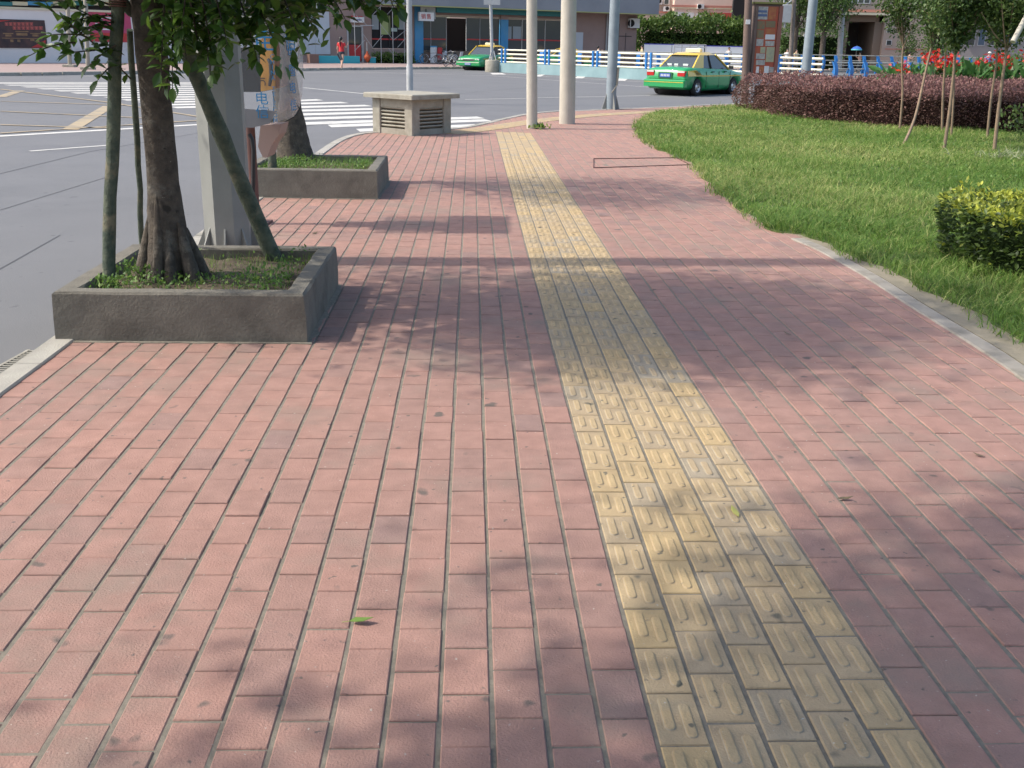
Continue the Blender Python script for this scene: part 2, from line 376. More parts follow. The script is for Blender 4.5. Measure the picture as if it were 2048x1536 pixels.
cn = np.array([[(px_*(a+PW/2)+pd*(b+PL/2)).x, (px_*(a+PW/2)+pd*(b+PL/2)).y] for c, a, b in cells])
okc = np.ones(len(cells), bool)
side_in = [(p.x, p.y) for p in offset(KL, -.07)]+[(p.x+.10, p.y) for p in KR[::-1]]
okc = inpoly(cn[:, 0], cn[:, 1], side_in)
tcx = np.array([(p.x, p.y) for p in TC])
dist = np.min(np.linalg.norm(cn[:, None, :]-tcx[None], axis=2), axis=1)
for (c, a, b), ok, (x, y), dd in zip(cells, okc, cn, dist):
    if not ok: continue
    yl = 0 <= c < 5 and y < 19.9
    sink = .0012*math.sin(x*1.7+y*.6)+.001*math.sin(y*2.1-x)
    z = sink*.6+prnd.gauss(0, .0008)
    if prnd.random() < .02: z += prnd.choice([-.001, .001])
    tilt = (prnd.gauss(0, .006), prnd.gauss(0, .004))
    ju = .0125 if not yl else .0115; jv = .0056 if not yl else .0066
    jx = prnd.gauss(0, .0010); jl = prnd.gauss(0, .0010)
    mbx = yel if yl else red
    mbx.av = min(1, max(0, prnd.gauss(.4, .22))) if prnd.random() > .04 else prnd.choice([0, 1])
    pt = tile(mbx, a+ju/2+jx, b+jv/2+jl, PW-ju, PL-jv, z, .003, tilt)
    if yl and y < 16:
        bw = .030; hh = .0045
        bar(mbx, pt, .021, .052, bw, PL*.66, z, hh); bar(mbx, pt, PW-ju-.021-bw, .022, bw, PL*.66, z, hh)
# tactile strip that turns right along the kerb (laid proud)
for k in range(len(TC)-1):
    p, q = TC[k], TC[k+1]; t = (q-p); L_ = t.length; t.normalize(); n_ = Vector((-t.y, t.x, 0)); j = 0.0
    while j < L_-.02:
        for s_ in range(-1, 3):
            e_ = min(PL, L_-j)
            o = p+t*j+n_*(s_*PW); yel.av = min(1, max(0, prnd.gauss(.45, .2)))
            pts = [o, o+t*(e_-.006), o+t*(e_-.006)+n_*(PW-.01), o+n_*(PW-.01)]
            yel.add([(v.x, v.y, .006) for v in pts]+[(v.x, v.y, -.01) for v in pts], [(0, 1, 2, 3), (4, 5, 1, 0), (5, 6, 2, 1), (6, 7, 3, 2), (7, 4, 0, 3)])
        j += PL
red.build('footway_pavers', m_brick, kind='structure', attr=True)
yel.build('tactile_paving', m_tact, kind='structure', attr=True)

# --- kerbs: single stones with joints
def kerb(name, line, w_, ztop, zbot, m, stone=1.0, side=-1, gap=.006):
    res = [line[0]]; acc = 0.0; marks = {0}
    for i in range(len(line)-1):                      # equal stones along the curve, each in short straight pieces
        L_ = (line[i+1]-line[i]).length; k = max(1, math.ceil(L_/(stone/4)))
        for j in range(1, k+1): res.append(line[i].lerp(line[i+1], j/k))
    mb = MB(); out = offset(res, 0); inn = offset(res, side*w_); n = len(res); run = 0.0; nxt = stone; dz = 0; c_ = .008
    for i in range(n-1):
        L_ = (res[i+1]-res[i]).length; cut0 = run >= nxt
        if cut0: nxt += stone; dz = prnd.gauss(0, .002)
        run += L_; cut1 = run >= nxt
        a0, a1 = (gap/L_/2 if cut0 else 0), (1-gap/L_/2 if cut1 else 1)
        q = [out[i].lerp(out[i+1], a0), out[i].lerp(out[i+1], a1), inn[i].lerp(inn[i+1], a1), inn[i].lerp(inn[i+1], a0)]
        top = [q[0].lerp(q[3], c_/w_), q[1].lerp(q[2], c_/w_), q[2].lerp(q[1], c_/w_), q[3].lerp(q[0], c_/w_)]
        vs = [(v.x, v.y, zbot) for v in q]+[(v.x, v.y, ztop-c_+dz) for v in q]+[(v.x, v.y, ztop+dz) for v in top]
        fs = [(0, 1, 5, 4), (2, 3, 7, 6), (4, 5, 9, 8), (6, 7, 11, 10), (8, 9, 10, 11)]+([(3, 0, 4, 7), (7, 4, 8, 11)] if cut0 or i == 0 else [])+([(1, 2, 6, 5), (5, 6, 10, 9)] if cut1 or i == n-2 else [])
        if side < 0: fs = [f[::-1] for f in fs]
        mb.add(vs, fs)
    return mb.build(name, m, kind='structure')
kerb('kerb_road_side', KL, KW, .012, RZ-.03, m_kerb, .75, -1)
KRs = [p for p in KR if p.y < 9.1]
kerb('kerb_lawn_side', KRs, .12, .009, -.05, mat('old_kerb_concrete', (.33, .30, .25), .9, (.26, .235, .20), 5, bump=.5, bsc=90, dirt=(.19, .17, .13), dsc=2.5, dcov=.5), 2.0, -1)
# bare sandy edge, lawn
SE = [Vector((p.x+.13, p.y, 0)) for p in KR if p.y < 9.3]+[p+Vector((.02, 0, 0)) for p in KR if 9.3 <= p.y]
far = [(40, 50), (60, 50), (60, -1.2)]
mb = MB(); mb.prism([(p.x, p.y) for p in SE]+far, -.10, .004); mb.build('bare_edge_soil', m_sand, kind='structure')
def gw(y): return .28 if y < 5 else (.23+(.0)*(y) if y < 6.5 else (.22-(y-6.5)*.07 if y < 9.3 else -.01))
GE = [Vector((p.x+gw(p.y)+.035*math.sin(p.y*5.1)+.02*math.sin(p.y*13), p.y, 0)) for p in SE]
lawn_poly = [(p.x, p.y) for p in GE]+far
mb = MB(); mb.prism(lawn_poly, -.09, .012); mb.build('lawn', m_lawnbase, kind='structure')

# grass: blades denser near the camera
def hnoise(x, y, s):
    return (np.sin(x*s+1.3*np.sin(y*s*.7))+np.sin(y*s*1.3+1.7*np.sin(x*s*.6+2)))*.25+.5
GT = (np.array([(-.5, 0, 0), (.5, 0, 0), (-.36, .45, .0), (.36, .45, .0), (-.18, .8, 0), (.18, .8, 0), (0, 1, 0)], float), [(0, 1, 3), (0, 3, 2), (2, 3, 5), (2, 5, 4), (4, 5, 6)])
def grass(name, label, poly, bounds, n, hmin, hmax, wdt, m, yfall=1.0, z0=0.0, lean=.45, zfun=None, scale_y=0.0):
    x = rng.uniform(bounds[0], bounds[1], n*3); y0, y1 = bounds[2], bounds[3]
    u = rng.uniform(0, 1, n*3); y = y0*(y1/y0)**u if yfall else y0+(y1-y0)*u
    ok = inpoly(x, y, poly)
    if yfall: ok &= (x < y*.53+2.2)
    x, y = x[ok][:n], y[ok][:n]; n = len(x)
    tuft = hnoise(x, y, 2.2)*.4+hnoise(x+7, y-3, 6.1)*.3+hnoise(x*1.3-4, y*1.1, 14.3)*.4
    H_ = (hmin+(hmax-hmin)*tuft)*rng.uniform(.55, 1.15, n)*(1+scale_y*y)
    W_ = wdt*rng.uniform(.7, 1.3, n)*(1+.09*y if yfall else 1)
    az = rng.uniform(0, 2*np.pi, n); ln = np.abs(rng.normal(lean, .3, n))
    T = GT[0]; side = np.stack([np.cos(az), np.sin(az), np.zeros(n)], 1); bend = np.stack([-np.sin(az), np.cos(az), np.zeros(n)], 1)
    t = T[:, 1]; Z = z0+(t[None]*H_[:, None]*(1-.35*t[None]*np.minimum(ln, 1.2)[:, None]))
    B = (t[None]**1.8)*(ln*H_)[:, None]
    V = np.zeros((n, 7, 3)); V[:, :, 0] = x[:, None]+T[None, :, 0]*W_[:, None]*side[:, 0:1]+B*bend[:, 0:1]
    V[:, :, 1] = y[:, None]+T[None, :, 0]*W_[:, None]*side[:, 1:2]+B*bend[:, 1:2]; V[:, :, 2] = Z
    Fc = np.array(GT[1]); FF = (Fc[None]+(np.arange(n)*7)[:, None, None]).reshape(-1, 3)
    r = np.clip(.42*hnoise(x*1.0+3, y*.8, 1.1)+rng.normal(.19, .24, n)+.12*np.clip((y-9)/9, 0, 1)+(rng.random(n) < .05)*.5, 0, 1)
    o = npmesh(name, V.reshape(-1, 3), FF, np.repeat(r, 5), m, kind='stuff'); setp(o, label, 'grass'); return o
grass('grass', 'rough green lawn grass growing beside the brick footway', lawn_poly, (2.2, 19, 2.2, 36), 300000, .03, .19, .0040, m_grass, z0=.005, lean=1.0)
n_ = 13000; xx = rng.uniform(2.2, 19, n_*3); yy = 4.5*(34/4.5)**rng.uniform(0, 1, n_*3); k_ = inpoly(xx, yy, lawn_poly) & (xx < yy*.53+.6) & (hnoise(xx, yy, 1.3) > .42); xx, yy = xx[k_][:n_], yy[k_][:n_]; n_ = len(xx)
o = leaves('lawn_weeds', np.stack([xx, yy, rng.uniform(.02, .10, n_)], 1), rdirs(n_, .6), rng.uniform(.012, .028, n_)*(1+.05*yy), np.clip(rng.normal(.5, .3, n_), 0, 1), m_weed, None, SLEAF, 'stuff', False); setp(o, 'small broad leaved weeds scattered through the lawn grass', 'weeds')
fringe = [(p.x-.09-.05*math.sin(p.y*3.3), p.y) for p in GE if p.y < 31]+[(p.x+.25, p.y) for p in GE[::-1] if p.y < 31]
grass('edge_grass', 'taller ragged grass tufts leaning over the lawn edge', fringe, (2, 9, 2.4, 30), 26000, .05, .24, .0042, m_grass, z0=.006, lean=1.0)

# ---------------------------------------------------------------- road markings
mk, mky = MB(), MB()
def rquad(mb, pts, dz=.004):
    vs = [P(x, y, RZ+dz) for x, y in pts]; 
    a = sum(vs[i].x*vs[(i+1) % len(vs)].y-vs[(i+1) % len(vs)].x*vs[i].y for i in range(len(vs)))
    if a < 0: vs = vs[::-1]
    mb.add(vs, [tuple(range(len(vs)))])
def rline(mb, a, b, w_, dz=.004):
    A, B = P(*a, RZ+dz), P(*b, RZ+dz); t = (B-A).normalized(); n_ = Vector((-t.y, t.x, 0))*w_/2
    mb.add([A-n_, B-n_, B+n_, A+n_], [(0, 1, 2, 3)])
# near zebra (right of the trees)
zl = [((560, 202.5), (638, 199.5)), ((560, 208), (688, 205)), ((560, 215), (735, 211)), ((560, 222), (790, 217)), ((560, 230), (800, 223.5)), ((560, 238.5), (880, 229.5)), ((590, 247.5), (960, 235)), ((655, 252), (975, 240.5)), ((712, 260.5), (955, 250.5))]
for (a, b) in zl:
    h_ = 1.5+(a[1]-200)*.022
    rquad(mk, [(a[0], a[1]-h_), (b[0]-6, b[1]-h_*.8), (b[0]+10, b[1]+h_*.7), (a[0]+8, a[1]+h_)])
# big zebra at the left junction
for i in range(13):
    t = i/12; y = 165+50*t**1.25; xl = -60+400*t; xr = 330+70*t+60
    h_ = .5+.95*t
    rquad(mk, [(xl, y-h_), (xr, y-h_-3.0*t), (xr+14, y+h_-3.0*t), (xl+14, y+h_)])
rline(mk, (0, 272), (415, 248), .24); rline(mk, (-80, 277), (0, 272), .24)          # stop line
rline(mk, (60, 302), (235, 289), .10)
rline(mk, (170, 152), (560, 147), .12)
rline(mk, (605, 175), (745, 189), .14)
rline(mk, (590, 145), (985, 147), .10); rline(mk, (985, 147), (1540, 178), .10)
rline(mk, (640, 141.5), (985, 151.5), .10); rline(mk, (985, 151.5), (1500, 189), .10)
rline(mk, (930, 199), (1052, 196.5), .10); rline(mk, (1075, 195.5), (1120, 194.5), .10); rline(mk, (1152, 194), (1212, 193), .10); rline(mk, (1232, 192.5), (1300, 190.8), .10)
for pts in ([(980, 146), (1003, 146), (1013, 149), (985, 149)], [(1073, 149.5), (1090, 149), (1082, 153), (1063, 153)], [(1155, 152.5), (1174, 151.5), (1166, 156.5), (1146, 156.5)],
            [(1240, 155.5), (1260, 155), (1250, 161.5), (1228, 161.5)]):
    rquad(mk, pts, .006)
mk.build('white_road_markings', m_white, kind='structure')
for a, b, w_ in (((0, 178), (215, 204), .13), ((215, 204), (430, 238), .13), ((0, 202), (250, 210), .12), ((0, 222), (300, 236), .12), ((0, 249), (230, 256), .12), ((0, 266), (420, 239), .12),
                 ((40, 181), (0, 194), .3), ((218, 212), (140, 259), .3), ((430, 238), (720, 228), .06)):
    if b[0] == 720: continue
    rline(mky, a, b, w_, .008 if w_ > .2 else .012)
ms = MB()
for a, b, w_ in (((-60, 362), (180, 303), .012), ((180, 303), (420, 262), .01), ((0, 420), (220, 352), .008), ((640, 210), (1100, 172), .012), ((560, 262), (700, 236), .01), ((-40, 560), (120, 470), .007), ((780, 175), (1300, 201), .012)): rline(ms, a, b, w_*2, .0025)
ms.build('road_seams', mat('tar_seam', (.075, .077, .082), .8), kind='structure')
mky.build('yellow_box_markings', m_ypaint, kind='structure')
# drain grates in the gutter
for i, (yy, L_) in enumerate(((4.75, .5), (5.32, .5))):
    t = thing('drain_grate', ['cast drain grate in the gutter, the one nearer the bottom left corner', 'cast drain grate in the gutter tight against the near planter corner'][i], 'grate',
              (-2.66-(yy-4.79)*.05, yy, RZ+.004), -.06+0, group='gutter drain grates')
    mb = MB()
    for k in range(15): mb.box((0, -.25+k*.036, .008), (.17, .014, .012))
    for s_ in (-1, 1): mb.box((s_*.09, 0, .008), (.018, .54, .014))
    mb.build('grate_bars', m_kerb, t); mb = MB(); mb.box((0, 0, .0015), (.18, .52, .001)); mb.build('drain_opening', m_black, t)
# inspection cover frame in the paving
t = thing('inspection_cover', 'rectangular brick filled inspection cover with dark edge at the lawn edge', 'cover', tuple(P(1270, 326)))
mb = MB(); q = [P(1187, 335, .008), P(1380, 329, .008), P(1352, 315, .008), P(1187, 317, .008)]
for i in range(4):
    a, b = q[i], q[(i+1) % 4]; d_ = (b-a).normalized(); n_ = Vector((-d_.y, d_.x, 0))*.003
    mb.extr([a-n_-UP*.01, b-n_-UP*.01, b+n_-UP*.01, a+n_-UP*.01], (0, 0, .013))
mb.build('cover_frame', m_rust, t, world=True)
#__PART2__
# ================================================================== PLANTERS, STREET TREES, STAKES
def soil_weeds(cx, cy, w_, d_, z, n, seed):
    global rng
    x = cx+rng.uniform(-w_/2, w_/2, n); y = cy+rng.uniform(-d_/2, d_/2, n)
    k = (np.sin(x*5+seed)+np.sin(y*6.3+seed*2)+rng.normal(0, .5, n)) > -.1+seed*0
    x, y = x[k], y[k]; n = len(x)
    pts = np.stack([x, y, z+rng.uniform(0, .09, n)*(.5+.5*np.sin(x*4+seed)**2)], 1)
    return pts
def planter(c, w_, d_, h_, rz, label, seed, weedn):
    t = thing('concrete_planter', label, 'planter', (c[0], c[1], 0), rz, group='concrete tree planters')
    mb = MB(); th = .115; b = .012
    x, y = w_/2, d_/2; rr = random.Random(seed)
    def ring(i, z, jit=0): 
        out = []
        for (ax, ay, bx, by) in ((-x+i, -y+i, x-i, -y+i), (x-i, -y+i, x-i, y-i), (x-i, y-i, -x+i, y-i), (-x+i, y-i, -x+i, -y+i)):
            for k in range(8):
                f_ = k/8; out.append((ax+(bx-ax)*f_+rr.gauss(0, jit), ay+(by-ay)*f_+rr.gauss(0, jit), z+rr.gauss(0, jit*.7)))
        return out
    rings = [ring(-.006, -.02), ring(-.003, h_*.5, .002), ring(0, h_-b, .002), ring(b, h_, .002), ring(th-b, h_, .002), ring(th, h_-b, .002), ring(th, h_-.12)]
    vs = sum(rings, []); n = 32
    mb.smooth = False; mb.add(vs, [(r*n+i, r*n+(i+1) % n, (r+1)*n+(i+1) % n, (r+1)*n+i) for r in range(len(rings)-1) for i in range(n)])
    mb.build('planter_wall', m_conc, t)
    rq = random.Random(seed+50); sk = []
    for (ax, ay, bx, by) in ((-1, -1, 1, -1), (1, -1, 1, 1), (1, 1, -1, 1), (-1, 1, -1, -1)):
        for k in range(14): f_ = k/14; e_ = .018+abs(rq.gauss(0, .016)); sk.append(((ax+(bx-ax)*f_)*(x+e_), (ay+(by-ay)*f_)*(y+e_)))
    mb = MB(); mb.prism(sk, -.02, .0045); mb.build('mortar_skirt', m_mortar, t)
    mb = MB(); N_ = 14; vs = []
    for j in range(N_+1):
        for i in range(N_+1):
            u, v = -x+th-.005+(2*x-2*th+.01)*i/N_, -y+th-.005+(2*y-2*th+.01)*j/N_
            vs.append((u, v, h_-.075+.03*math.exp(-(u*u+v*v)*3)+rr.gauss(0, .007)))
    mb.smooth = True; mb.add(vs, [(j*(N_+1)+i, j*(N_+1)+i+1, (j+1)*(N_+1)+i+1, (j+1)*(N_+1)+i) for j in range(N_) for i in range(N_)]); mb.build('soil_bed', m_soil, t)
    if weedn:
        pts = soil_weeds(c[0], c[1], w_-.3, d_-.3, h_-.055, weedn, seed)
        d_r = rdirs(len(pts), 1.2)
        o = leaves('weeds', pts, d_r, rng.uniform(.014, .036, len(pts)), np.clip(rng.normal(.4, .25, len(pts)), 0, 1), m_weed, None, SLEAF, 'stuff', world=False)
        setp(o, 'low green weeds and grass growing on the soil of the '+('nearer' if seed == 1 else 'farther')+' planter', 'weeds')
        bp = [(c[0]-w_/2+.13, c[1]-d_/2+.13), (c[0]+w_/2-.13, c[1]-d_/2+.13), (c[0]+w_/2-.13, c[1]+d_/2-.13), (c[0]-w_/2+.13, c[1]+d_/2-.13)]
        o = grass('weed_grass', 'thin grass blades sticking up among the weeds in the '+('nearer' if seed == 1 else 'farther')+' planter', bp,
              (bp[0][0], bp[1][0], bp[0][1], bp[2][1]), 900 if seed == 1 else 1500, .04, .11 if seed == 1 else .16, .004, m_weed, yfall=0, z0=h_-.07, lean=.5)
    return t
planter((-1.855, 6.13), 1.36, 1.40, .275, .045, 'grey rendered concrete planter with crumbling top, the one nearer the camera', 1, 3000)
planter((-2.22, 11.66), 1.44, 1.52, .30, .045, 'grey rendered concrete planter full of green weeds, behind the octagonal post', 2, 3600)

def bark_trunk(mb, pts, rads, n=28, lob=.13, seed=0):
    """trunk with flutes: a smooth tube whose radius varies round the stem"""
    pts = spline(pts, 5); m = len(pts); rr = random.Random(seed); vs = []
    for i, p in enumerate(pts):
        f_ = i/(m-1)*(len(rads)-1); k = min(int(f_), len(rads)-2); r = rads[k]+(rads[k+1]-rads[k])*(f_-k)
        for q in range(n):
            a = 2*math.pi*q/n; ff = max(0, 1-f_*1.1)
            rad = r*(1+lob*(math.sin(3*a+1+i*.05)+.7*math.sin(5*a+2.3-i*.08)+.35*math.sin(9*a+i*.3))*(.35+ff)+rr.gauss(0, .022))
            vs.append(p+Vector((math.cos(a)*rad, math.sin(a)*rad, 0)))
    mb.smooth = True; mb.add(vs, [(i*n+k, i*n+(k+1) % n, (i+1)*n+(k+1) % n, (i+1)*n+k) for i in range(m-1) for k in range(n)]); return pts
def sprig(stem, lv, a, b, nleaf, droop=.15, ls=.075):
    """stem from a to b with alternate leaves; lv collects (pt, dir, size)"""
    a, b = Vector(a), Vector(b); L_ = (b-a).length; mid = (a+b)/2+UP*L_*droop
    pts = [a*(1-t)**2+mid*2*t*(1-t)+b*t*t for t in [i/7 for i in range(8)]]
    stem.tube(pts, [.0045*(1-i/9)+.0012 for i in range(8)], 5)
    ax = (b-a).normalized(); sd_ = ax.cross(UP).normalized()
    for k in range(nleaf):
        t = .15+.85*(k+random.random()*.5)/nleaf; t = min(t, 1); p = a*(1-t)**2+mid*2*t*(1-t)+b*t*t
        s_ = 1 if k % 2 else -1
        d_ = ax*random.uniform(0, .7)+sd_*s_*random.uniform(.5, 1)+UP*random.uniform(-.6, .45)+Vector((random.gauss(0, .45), random.gauss(0, .35), 0))
        lv.append((p, d_, ls*random.uniform(.7, 1.15)))
    lv.append((b, ax+UP*-.3, ls))
def crown_leaves(c, rad, n, size, hollow=.45, clump=26):
    """leaf positions in clumps through an ellipsoid"""
    cl = rng.normal(0, 1, (clump, 3)); cl /= np.linalg.norm(cl, axis=1, keepdims=True); cl *= rng.uniform(hollow, .95, (clump, 1))
    k = rng.integers(0, clump, n); p = cl[k]+rng.normal(0, .19, (n, 3)); p = p*np.array(rad)+np.array(c)
    return p
def street_tree(label, base, top, rads, crown_c, crown_r, nleaf, seed, sprigs=(), zmin=1.9, roots=True, ls=.092, ang=None, extra=None):
    t = thing('street_tree', label, 'tree', tuple(base), group='street trees along the road')
    mb = MB(); pts = bark_trunk(mb, [base-UP*.08, base.lerp(top, .12), base.lerp(top, .35), base.lerp(top, .7), top], rads, seed=seed)
    if roots:
        for (a0, r0, hh, w0) in ((-1.75, .15, .62, .028), (-2.2, .14, .36, .024), (-1.25, .17, .30, .03), (-.5, .19, .35, .04), (.4, .19, .3, .04), (-2.9, .17, .4, .04), (2.4, .18, .35, .04)):
            o = Vector((math.cos(a0), math.sin(a0), 0)); 
            mb.tube([base+o*(r0+.01)-UP*.05, base+o*(r0-.025)+UP*hh*.25, base+o*(r0-.055)+UP*hh*.6, base+o*(r0-.085)+UP*hh], [w0*1.3, w0*1.15, w0*.85, w0*.35], 9)
    mb.build('trunk', m_bark, t, world=True)
    rr = random.Random(seed); lv = []; br = MB(); cc = Vector(crown_c)
    for k in range(9):
        a = rr.uniform(0, 6.28); e = cc+Vector((math.cos(a)*crown_r[0]*.75, math.sin(a)*crown_r[1]*.75, rr.uniform(-.3, .7)*crown_r[2]))
        s0 = top+(UP*rr.uniform(-.15, .0)); m_ = s0.lerp(e, .5)+UP*.15
        br.tube([s0, m_, e], [rads[-1]*.45, rads[-1]*.28, .008], 7)
        for q in range(7):
            f_ = rr.uniform(.4, 1); p = s0.lerp(e, f_); v = Vector((rr.gauss(0, 1), rr.gauss(0, 1), rr.gauss(0, .6))).normalized()*rr.uniform(.3, .6)
            br.tube([p, p+v*.5+UP*.03, p+v], [.009, .006, .002], 5)
    for a, b, nl, dr in sprigs: sprig(br, lv, a, b, nl, dr, ls)
    br.build('branches', m_bark, t, world=True)
    P3 = crown_leaves(crown_c, crown_r, nleaf, ls); P3 = P3[P3[:, 2] > zmin]
    if extra is not None: P3 = np.vstack([P3, extra])
    D3 = rdirs(len(P3), -.25); Sz = rng.uniform(.7, 1.15, len(P3))*ls
    if lv:
        P3 = np.vstack([P3, np.array([tuple(x[0]) for x in lv])]); D3 = np.vstack([D3, np.array([tuple(x[1]) for x in lv])]); Sz = np.concatenate([Sz, [x[2] for x in lv]])
    rnd = np.clip(rng.normal(.38, .28, len(P3)), 0, 1)
    leaves('crown', P3, D3, Sz, rnd, m_leaf, t, LEAF, flat=.45)
    return t
# near tree: trunk from the picture
b1 = P(330, 566, .21); Y1 = b1.y
tb, tt = Vector((b1.x-.0, Y1+.12, .21)), Q(290, -40, Y1+.12)
Yt = Y1+.05
sp1 = []
def SPG(x0, y0, x1, y1, nl, dr=.1, dy0=0, dy1=0): sp1.append((Q(x0, y0, Yt+dy0), Q(x1, y1, Yt+dy1), nl, dr))
SPG(262, 158, 215, 112, 7, .02, 0, -.1); SPG(225, 120, 100, 18, 22, .04, -.05, -.3); SPG(150, 85, 58, 112, 10, .12, -.1, -.3); SPG(165, 70, 100, 70, 10, .05, -.1, -.2)
SPG(190, 100, 140, 105, 8, .0, -.1, -.2); SPG(235, 60, 110, 0, 18, .05, 0, -.2); SPG(230, 30, 130, 45, 14, .05, 0, -.2); SPG(232, 90, 180, 130, 8, .08, -.1, -.15)
SPG(225, 130, 196, 160, 6, .1, -.1, -.15); SPG(235, 40, 170, 60, 12, 0, 0, -.15); SPG(220, 10, 120, -20, 16, .05, 0, -.2); SPG(236, 80, 195, 75, 8, .05)
for (x0, y0, x1, y1, nl) in ((330, -20, 322, 150, 20), (345, -20, 345, 175, 18), (360, -20, 372, 120, 20), (380, 0, 400, 110, 18), (400, -20, 430, 130, 20), (430, -10, 455, 90, 18), (330, 20, 318, 100, 14), (350, 60, 335, 165, 12),
                         (455, -10, 500, 90, 18), (480, 0, 515, 122, 16), (500, -10, 545, 75, 16), (540, -20, 585, 60, 16), (560, -20, 600, 78, 16), (575, -20, 622, 45, 14), (600, -15, 650, 12, 10), (430, 20, 420, 150, 12),
                         (410, 60, 420, 150, 9), (372, -10, 360, 90, 16), (390, -20, 380, 60, 16), (415, 0, 470, 60, 16), (450, 0, 440, 100, 14), (335, -20, 345, 60, 14), (530, 0, 500, 60, 12), (590, -20, 560, 30, 12)):
    SPG(x0, y0, x1, y1, nl+4, .05, random.uniform(-.3, .2), random.uniform(-.5, .1))
for (x0, y0, x1, y1, nl) in ((640, -25, 668, 34, 9), (655, -20, 690, 38, 9), (680, -20, 745, 12, 9), (730, -20, 755, 22, 9), (760, -25, 800, 15, 9), (775, -20, 790, 28, 7), (700, -20, 730, 14, 8)):
    SPG(x0, y0, x1, y1, nl, .05, .15, 0)
ex = np.stack([rng.uniform(-3.4, -.75, 1500), Yt+rng.uniform(-.8, .8, 1500), rng.uniform(1.84, 2.3, 1500)], 1)
k_ = 420; ex = np.vstack([ex, np.stack([Q(330, 0, Yt).x+rng.uniform(0, .85, k_), Yt+rng.uniform(-.4, .5, k_), 1.86-np.minimum(rng.exponential(.12, k_), .4)], 1)])
street_tree('big tree with gnarled fluted trunk in the nearer planter, branches hanging low', tb, tt, [.17, .118, .088, .082, .09], (-1.95, Y1+.25, 3.3), (1.8, 1.55, 1.45), 14000, 5, sp1, 1.92, extra=ex)
# second tree, in the farther planter
b2 = P(590, 325, .22); t2t = Q(548, 10, b2.y)
street_tree('mature tree in the weed filled farther planter, behind the public telephone', b2, t2t, [.24, .19, .15, .13, .12], (-2.25, 11.6, 3.35), (1.7, 1.45, 1.1), 4600, 9, (), 2.3, roots=True)
# the next tree of the row stands beside the camera, its crown shades the foreground
planter((-1.6, .35), 1.36, 1.40, .275, .045, 'concrete planter beside the camera, just outside the picture', 3, 0)
street_tree('street tree beside the camera whose crown shades the foreground', Vector((-1.65, .35, .2)), Vector((-1.7, .4, 2.2)), [.22, .16, .13, .115, .11], (-1.3, .92, 3.9), (2.3, 2.25, 1.4), 28000, 13, (), 2.25, ls=.12)
# stakes
def stake(label, a, b, r0, r1, seed):
    t = thing('tree_stake', label, 'stake', tuple(a), group='wooden stakes propping the street trees'); rr = random.Random(seed); mb = MB()
    n = 9; pts = [a.lerp(b, i/n)+Vector((rr.gauss(0, .004), rr.gauss(0, .004), 0)) for i in range(n+1)]
    mb.tube(pts, [(r0+(r1-r0)*i/n)*(1+rr.gauss(0, .04)) for i in range(n+1)], 12)
    d_ = (b-a).normalized()
    p = a.lerp(b, rr.uniform(.3, .5)); mb.tube([p+Vector((0, -r0*.75, 0)), p+d_*.3+Vector((.004, -r0*.8, 0)), p+d_*.45+Vector((0, -r0*.6, 0))], [.006, .011, .004], 6)
    mb.build('stake_pole', m_stake, t, world=True)
    return t
s_b = P(212, 578, .2)
stake('thick greenish wooden stake standing upright left of the near tree trunk', Vector((s_b.x, s_b.y+.02, .16)), Q(236, -30, s_b.y+.15), .036, .036, 1)
stake('leaning wooden stake crossing in front of the octagonal post', P(552, 520, .2)-UP*.04, Q(340, 20, Y1+.3), .055, .045, 2)
stake('thin wooden stake half hidden behind the near tree trunk', P(284, 500, .2)-UP*.04, Q(262, 60, Y1+.25), .019, .019, 3)
stake('short wooden stake in the farther planter left of the tree', P(545, 343, .25)-UP*.03, Q(539, 235, P(545, 343, .25).y), .048, .048, 4)
t = thing('stake_crossbar', 'dark wooden crossbar tied between upright stake and near tree trunk', 'crossbar', tuple(Q(250, 60, Y1-.05)))
mb = MB(); mb.tube([Q(236, -6, s_b.y+.2), Q(262, 22, s_b.y+.25), Q(300, 40, s_b.y+.3)], [.03, .032, .03], 10); mb.build('crossbar_log', m_stake, t, world=True)
mb = MB()
for k in range(3): mb.torus(Q(235, 2+k*5, s_b.y+.14), .042, .005, 'Z', 16, 6)
mb.build('rope_binding', m_rust, t, world=True)

# ================================================================== OCTAGONAL POST
oc = Vector((-2.14, 7.62, 0))
t = thing('octagonal_post', 'big grey octagonal steel post with base fins behind the near planter', 'post', tuple(oc))
mb = MB(); n = 8
def octr(r, z): return [oc+Vector((math.cos(math.pi/8+k*math.pi/4+.1)*r, math.sin(math.pi/8+k*math.pi/4+.1)*r, z)) for k in range(n)]
vs = octr(.178, 0.02)+octr(.168, 3)+octr(.14, 7.5); mb.add(vs, [(r*n+k, r*n+(k+1) % n, (r+1)*n+(k+1) % n, (r+1)*n+k) for r in (0, 1) for k in range(n)]+[tuple(range(16, 24))]); mb.build('shaft', m_pole, t, world=True)
mb = MB(); mb.bbox(oc+UP*.012, (.56, .56, .024), .1, .004); mb.build('base_plate', m_pole, t, world=True)
for k in range(8):
    a = k*math.pi/4+.1; u = Vector((math.cos(a), math.sin(a), 0)); v = Vector((-u.y, u.x, 0))*.006
    mb = MB(); mb.extr([oc+u*.155-v+UP*.024, oc+u*.262-v+UP*.024, oc+u*.262-v+UP*.05, oc+u*.165-v+UP*.27], v*2); mb.build('base_fin', m_pole, t, world=True)
    mb = MB(); p = oc+u*.0+Vector((math.cos(a+.39), math.sin(a+.39), 0))*.235; mb.lathe(p+UP*.024, [(.001, .03), (.016, .03), (.016, 0)], 6); mb.build('bolt', m_rust, t, world=True)

